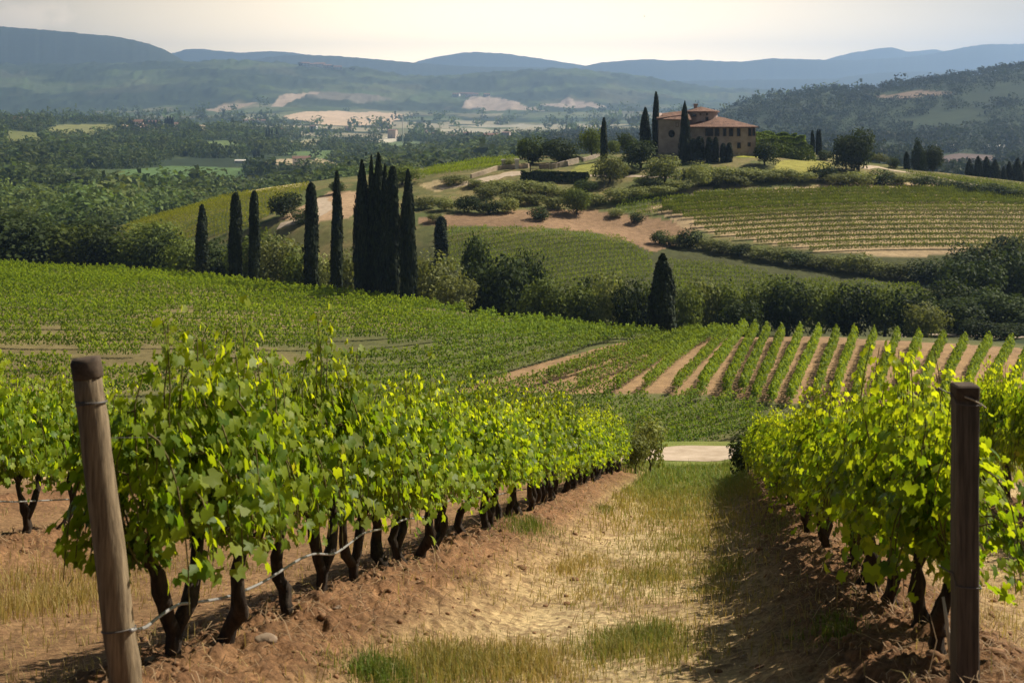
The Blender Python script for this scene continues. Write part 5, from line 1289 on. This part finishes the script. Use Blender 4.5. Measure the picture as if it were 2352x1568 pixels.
# ------------------------------------------------------------------ far buildings
def house_proto(w_, dp, h, rh, mat, nwin):
    wl = poly_mesh('wall', *joinp(prism([(-w_, -dp), (w_, -dp), (w_, dp), (-w_, dp)], -4, h), ([(-w_, -dp, h), (-w_, dp, h), (-w_, 0, h + rh), (w_, -dp, h), (w_, dp, h), (w_, 0, h + rh)], [(0, 1, 2), (3, 5, 4)])))
    ov = .5
    rf = poly_mesh('roof', [(-w_ - ov, -dp - ov, h - .2), (w_ + ov, -dp - ov, h - .2), (w_ + ov, 0, h + rh + .25), (-w_ - ov, 0, h + rh + .25), (w_ + ov, dp + ov, h - .2), (-w_ - ov, dp + ov, h - .2), (-w_ - ov, -dp - ov, h + .05), (w_ + ov, -dp - ov, h + .05), (w_ + ov, 0, h + rh + .5), (-w_ - ov, 0, h + rh + .5), (w_ + ov, dp + ov, h + .05), (-w_ - ov, dp + ov, h + .05)],
                   [(6, 7, 8, 9), (9, 8, 10, 11), (0, 1, 7, 6), (4, 5, 11, 10), (1, 2, 8, 7), (2, 4, 10, 8), (0, 6, 9, 3), (3, 9, 11, 5)])
    wn = [poly_mesh('window', *boxp(x - .5, x + .5, -dp - .06, -dp + .2, z, z + 1.4)) for z in ([1.0, 3.8] if h > 5 else [1.2]) for x in np.linspace(-w_ * .7, w_ * .7, nwin)]
    return wl, rf, wn, mat
HPROT = {'farm': house_proto(7, 4.5, 6, 2.2, 'farmwall', 3), 'white': house_proto(8, 4.5, 5.5, 1.8, 'white', 3), 'barn': house_proto(14, 7, 4.5, 1.6, 'white', 4), 'block': house_proto(6, 6, 12, 1.2, 'farwall', 3)}
HPROT['farm'] = HPROT['farm'][:3] + ('farwall',)
def house(kind, px, py, label, scale=1.0, dmin=400, rz=0.0, group=None, cat='house', dmax=8000):
    X, Y, Z = hit(px, py, dmin, dmax); wl, rf, wn, mt = HPROT[kind]
    e = empty('farmhouse' if kind != 'barn' else 'barn', label, cat if kind != 'barn' else 'barn', (X, Y, Z), rz, (scale,) * 3, group)
    ob('wall', wl, M[mt], e); ob('roof', rf, M['tiles'] if kind != 'barn' else M['white'], e)
    for q in wn: ob('window', q, M['pane'], e)
    return e
house('farm', 318, 288, 'long farmhouse at the left of the hamlet on the wooded knoll', 1.1, 1200, .1)
house('farm', 352, 291, 'farmhouse of the hamlet just left of its cypresses', 1.3, 1200, -.1)
house('white', 398, 292, 'pale house right of the cypresses in the hamlet', 1.0, 1200, .2)
house('farm', 335, 297, 'low farmhouse at the front of the hamlet', .8, 1200, 0)
house('white', 566, 283, 'white house, leftmost of the valley trio below the stubble', 1.2, 2300, .2)
house('white', 586, 284, 'white house in the middle of the valley trio', 1.5, 2300, -.2)
house('farm', 604, 284, 'tan house, rightmost of the valley trio', 1.2, 2300, .1)
house('white', 692, 377, 'white house on the ochre clearing in the basin', 1.0, 700, .15)
house('white', 703, 383, 'small white outbuilding beside the clearing house', .45, 700, .4)
house('barn', 556, 374, 'low white shed at the left of the ochre clearing', .45, 700, 0)
for i, (px, py, s) in enumerate([(640, 305, 1.0), (655, 312, 1.2), (672, 306, .9), (720, 296, 1.0), (800, 300, 1.0), (884, 296, 1.1)]):
    house('white' if i % 2 else 'farm', px, py, f'hazy village house on the valley floor, {ordinal(i + 1)} from the left', s, 1500, .3 * (i % 3 - 1), 'hazy village houses on the valley floor')
for i, (px, py, k, s) in enumerate([(902, 318, 'block', 1.2), (976, 314, 'block', .9), (1003, 318, 'farm', 1.2), (1040, 322, 'farm', 1.1), (1072, 320, 'block', .9), (1128, 322, 'white', 1.3), (1163, 322, 'block', .9)]):
    house(k, px, py, f'faint building in the bright valley haze, {ordinal(i + 1)} from the left', s, 1500, .2 * (i % 3 - 1), 'faint buildings in the bright valley haze')
for i, (px, py, s) in enumerate([(1048, 222, 1.8), (1062, 220, 1.5), (1078, 222, 2.0), (1092, 220, 1.4), (1118, 222, 1.5)]):
    house('white', px, py, f'white hillside house above the stubble field, {ordinal(i + 1)} from the left', s, 3800, .2 * i - .3, 'white hillside houses above the stubble')
for i, (px, s) in enumerate([(700, 2.6), (716, 2.2), (734, 3.0), (752, 2.2), (775, 2.2)]):
    house('white', px, 153 + (px - 700) * .08, f'tiny pale house on the far ridge top, {ordinal(i + 1)} from the left', s, 5200, .3, 'pale houses on the far ridge')
house('barn', 1285, 318, 'white barn behind the dark hilltop trees', 1.0, 1200, .1)
house('barn', 2168, 342, 'bright white shed in the right valley', .62, 700, .05)
house('barn', 2282, 344, 'second, longer white shed at the right edge of the valley', .7, 700, -.05)
house('barn', 2042, 358, 'pale low shed behind the crest track', .45, 600, .1)
house('white', 2036, 366, 'small white building behind the crest trees', .6, 500, .2)
house('farm', 46, 284, 'brown stone farmhouse at the left edge of the field', 1.2, 1500, .1)
# mast in the valley
X, Y, Z = hit(925, 330, 1500, 5000); e = empty('radio_mast', 'thin pale mast standing in the valley haze', 'mast', (X, Y, Z))
ob('pole', tube_mesh('pole', [tube([(0, 0, -2), (0, 0, 20), (0, 0, 42)], [.9, .7, .4], 8)]), M['white'], e); ob('antenna', tube_mesh('antenna', [tube([(-1.5, 0, 34), (1.5, 0, 34)], [.25, .25], 6), tube([(-1, 0, 38), (1, 0, 38)], [.25, .25], 6)]), M['white'], e)

# ------------------------------------------------------------------ far trees
FARCR = [mk('crown', crown(500 + v, 420, round_lobes(500 + v, 8), .17, DK1, (.035, .05, .022))) for v in range(3)]
FTR = trunk_mesh(505, .6, .08, 3)
def far_tree(px, py, wpx, hpx, label, group, dmin, kind='round', dmax=8000, d=None):
    X, Y, Z = at(px, d) if d else hit(px, py, dmin, dmax); s = wpx / F * Y / 2
    nm = 'tree' if kind == 'round' else 'cypress_tree'
    e = empty(nm, label, 'tree' if kind == 'round' else 'cypress', (X, Y, Z - .3), random.uniform(0, 6.28), (s, s, hpx / F * Y / 2) if kind == 'round' else (s / .098, s / .098, hpx / F * Y), group)
    if kind == 'round': ob('crown', random.choice(FARCR), M['tree'], e); ob('trunk', FTR, M['treebark'], e)
    else: ob('crown', CYP['spire'][0], M['cypress'], e); ob('trunk', CTR, M['treebark'], e)
RT = [(1648, 244, 10, 8), (1662, 238, 9, 8), (1690, 230, 9, 9), (1712, 222, 9, 9), (1876, 206, 11, 9), (1886, 205, 12, 9), (1897, 206, 14, 9), (1916, 206, 20, 15), (1928, 206, 12, 9), (1941, 205, 20, 12), (1990, 206, 12, 7), (2006, 205, 14, 8), (2026, 205, 19, 12), (2048, 204, 16, 11), (2070, 200, 14, 8), (2092, 196, 22, 11), (2108, 193, 18, 11), (2126, 189, 18, 11), (2142, 187, 16, 12), (2150, 188, 18, 11), (2170, 183, 20, 13), (2190, 180, 18, 11), (2208, 178, 18, 13), (2222, 176, 18, 15), (2238, 174, 18, 11), (2256, 171, 20, 14), (2272, 170, 18, 14), (2290, 167, 20, 12), (2306, 164, 20, 15), (2322, 162, 18, 13), (2338, 161, 20, 14), (2352, 159, 20, 14)]
for i, (px, py, w_, h_) in enumerate(RT):
    far_tree(px, py + 1, w_, h_ + 2, f'round tree on the skyline of the right hill, {ordinal(i + 1)} from the left', 'trees on the skyline of the right hill', 1900, 'round', 2400, d=2180)
r5 = np.random.default_rng(77)
xs_ = np.arange(2, 385, 9.5)
for i, px in enumerate(xs_):
    big = abs(px - 73) < 6 or abs(px - 118) < 4 or abs(px - 208) < 5
    far_tree(px + r5.uniform(-2, 2), 0, r5.uniform(10, 15), r5.uniform(6, 9) + 8 * big, f'dark tree in the hedgerow behind the left field, {ordinal(i + 1)} from the left', 'hedgerow trees behind the left field', 0, 'round', d=2330 + r5.uniform(-20, 20))
for i, (px, t) in enumerate([(380, 27), (385, 32), (391, 34), (396, 30)]):
    far_tree(px, 0, 6, t, f'cypress of the hamlet group on the knoll, {ordinal(i + 1)} from the left', 'hamlet cypresses on the knoll', 0, 'cyp', d=2080)
for i, px in enumerate(range(298, 375, 8)):
    far_tree(px, 0, 6.5, 16, f'clipped tree in the avenue behind the hamlet, {ordinal(i + 1)} from the left', 'avenue trees behind the hamlet', 0, 'cyp', d=2260)
for i, (px, py, w_, h_) in enumerate([(586, 366, 12, 24), (594, 362, 10, 22), (612, 330, 5, 34), (618, 332, 5, 38), (625, 330, 5, 34), (636, 328, 5, 36), (760, 128, 7, 5), (735, 127, 6, 4), (690, 152, 12, 9), (735, 152, 10, 8), (765, 156, 9, 7), (810, 160, 14, 6)]):
    far_tree(px, py, w_, h_, f'hazy distant tree in the left valley or ridge, {ordinal(i + 1)} nearest first', 'single hazy trees beyond the basin', 700, 'cyp' if 2 <= i <= 5 else 'round', 6600)

# a bird over the valley
def bird(px, py, d):
    w_ = np.array([(0, .16, 0), (-.03, .02, .02), (.03, .02, .02), (0, -.14, .0), (-.18, .04, .07), (-.42, -.05, .02), (-.16, -.05, .06), (.18, .04, .07), (.42, -.05, .02), (.16, -.05, .06), (0, .02, -.04), (-.05, -.24, .0), (.05, -.24, .0)])
    Fs = [(0, 1, 2), (1, 4, 6, 3), (4, 5, 6), (2, 3, 9, 7), (7, 9, 8), (1, 3, 2), (0, 10, 1), (0, 2, 10), (10, 3, 1), (10, 2, 3), (3, 11, 12)]
    o = ob('bird', poly_mesh('bird', w_ * 1.3, Fs), flat_mat('dark_feathers', (.02, .02, .022))); o.location = ((px - CX) / F * d, d, -(py - HY) / F * d); o.rotation_euler = (.5, .2, 1.0); tag(o, 'small dark bird gliding in the pale sky above the villa', 'bird')
bird(1480, 38, 330)

# woods of the basin and the far slopes: continuous canopy
def woodland(name, n, d0, d1, px0, px1, rad, faces_n, label, seed, thr, gsz, col=((.036, .055, .018), (.11, .15, .046))):
    r = np.random.default_rng(seed)
    d = np.exp(r.uniform(math.log(d0), math.log(d1), n)); px = r.uniform(px0, px1, n); X = (px - CX) / F * d; Z = gz(X, d)
    ok = (fbm(X / 130, d / 110, 211, 4) > thr) & ((d > 600) | (px < 330))
    for pl_ in POLY_CLEAR: ok &= ~inpoly(X, d, pl_)
    # keep only what rises towards the viewer somewhere in sight
    X, d, Z = X[ok], d[ok], Z[ok]; n = len(X)
    protos = [crown(seed + k, faces_n, round_lobes(seed + k, 7), gsz, col[0], col[1], flat=.9) for k in range(4)]
    R_ = rad * r.gamma(9, 1 / 9., n) * (1 + .35 * (d - d0) / (d1 - d0)); parts = []
    tone = (.45 + 1.1 * fbm(X / 60, d / 60, seed, 3))[:, None] * np.concatenate([r.uniform(.92, 1.14, (n, 1)), r.uniform(.94, 1.08, (n, 1)), r.uniform(.8, 1.05, (n, 1))], 1)
    for k, (Vv, Fc, cc) in enumerate(protos):
        m = np.arange(n) % 4 == k; q = m.sum()
        if not q: continue
        an = r.uniform(0, 6.28, q); ca, sa = np.cos(an)[:, None], np.sin(an)[:, None]
        W = np.stack([(Vv[None, :, 0] * ca - Vv[None, :, 1] * sa) * R_[m][:, None], (Vv[None, :, 0] * sa + Vv[None, :, 1] * ca) * R_[m][:, None], Vv[None, :, 2] * R_[m][:, None] * .85], -1)
        W = W + np.stack([X[m], d[m], Z[m] - R_[m] * .35], -1)[:, None, :]
        C_ = cc[None] * tone[m][:, None, :]
        parts.append((W.reshape(-1, 3), (Fc[None] + (np.arange(q) * len(Vv))[:, None, None]).reshape(-1, 4), C_.reshape(-1, 3)))
    Vv, Fc, cc = cat_mesh(parts)
    o = ob(name, mesh_np(name, Vv, Fc, cc), M['tree']); tag(o, label, None, None, 'stuff')
woodland('woodland', 2300, 300, 760, -120, 1000, 4.6, 150, 'wood of round crowns in the near basin', 600, .45, .14)
woodland('woodland', 15000, 700, 2400, -120, 1250, 4.6, 30, 'wooded knolls and slopes of the basin', 620, .46, .27)
woodland('woodland', 11000, 700, 2250, 1250, 2460, 4.2, 28, 'scrub and woods on the right hill', 640, .40, .24, ((.014, .024, .012), (.045, .06, .025)))
woodland('woodland', 1500, 2300, 4600, -150, 2000, 11, 24, 'far copses across the valley', 660, .55, .34)

# ------------------------------------------------------------------ the air
def build_haze():
    x0, x1, y0, y1, z0, z1 = -14500, 14500, -60, 15000, -420, 540
    Vh = np.array([(x, y, z) for z in (z0, z1) for y in (y0, y1) for x in (x0, x1)], float)
    Fh = np.array([(0, 2, 3, 1), (4, 5, 7, 6), (0, 1, 5, 4), (1, 3, 7, 5), (3, 2, 6, 7), (2, 0, 4, 6)])
    m = bpy.data.materials.new('haze_air'); m.use_nodes = True
    n = m.node_tree.nodes; l = m.node_tree.links
    for q in list(n): n.remove(q)
    o_ = n.new('ShaderNodeOutputMaterial'); pv = n.new('ShaderNodeVolumePrincipled')
    pv.inputs['Color'].default_value = (0.42, 0.63, 1.0, 1)
    pv.inputs['Density'].default_value = 0.000104
    pv.inputs['Anisotropy'].default_value = 0.45
    l.new(pv.outputs[0], o_.inputs['Volume'])
    h = ob('haze', mesh_np('haze', Vh, Fh), m)
    tag(h, None, None, None, 'stuff')
    h.display_type = 'WIRE'
build_haze()
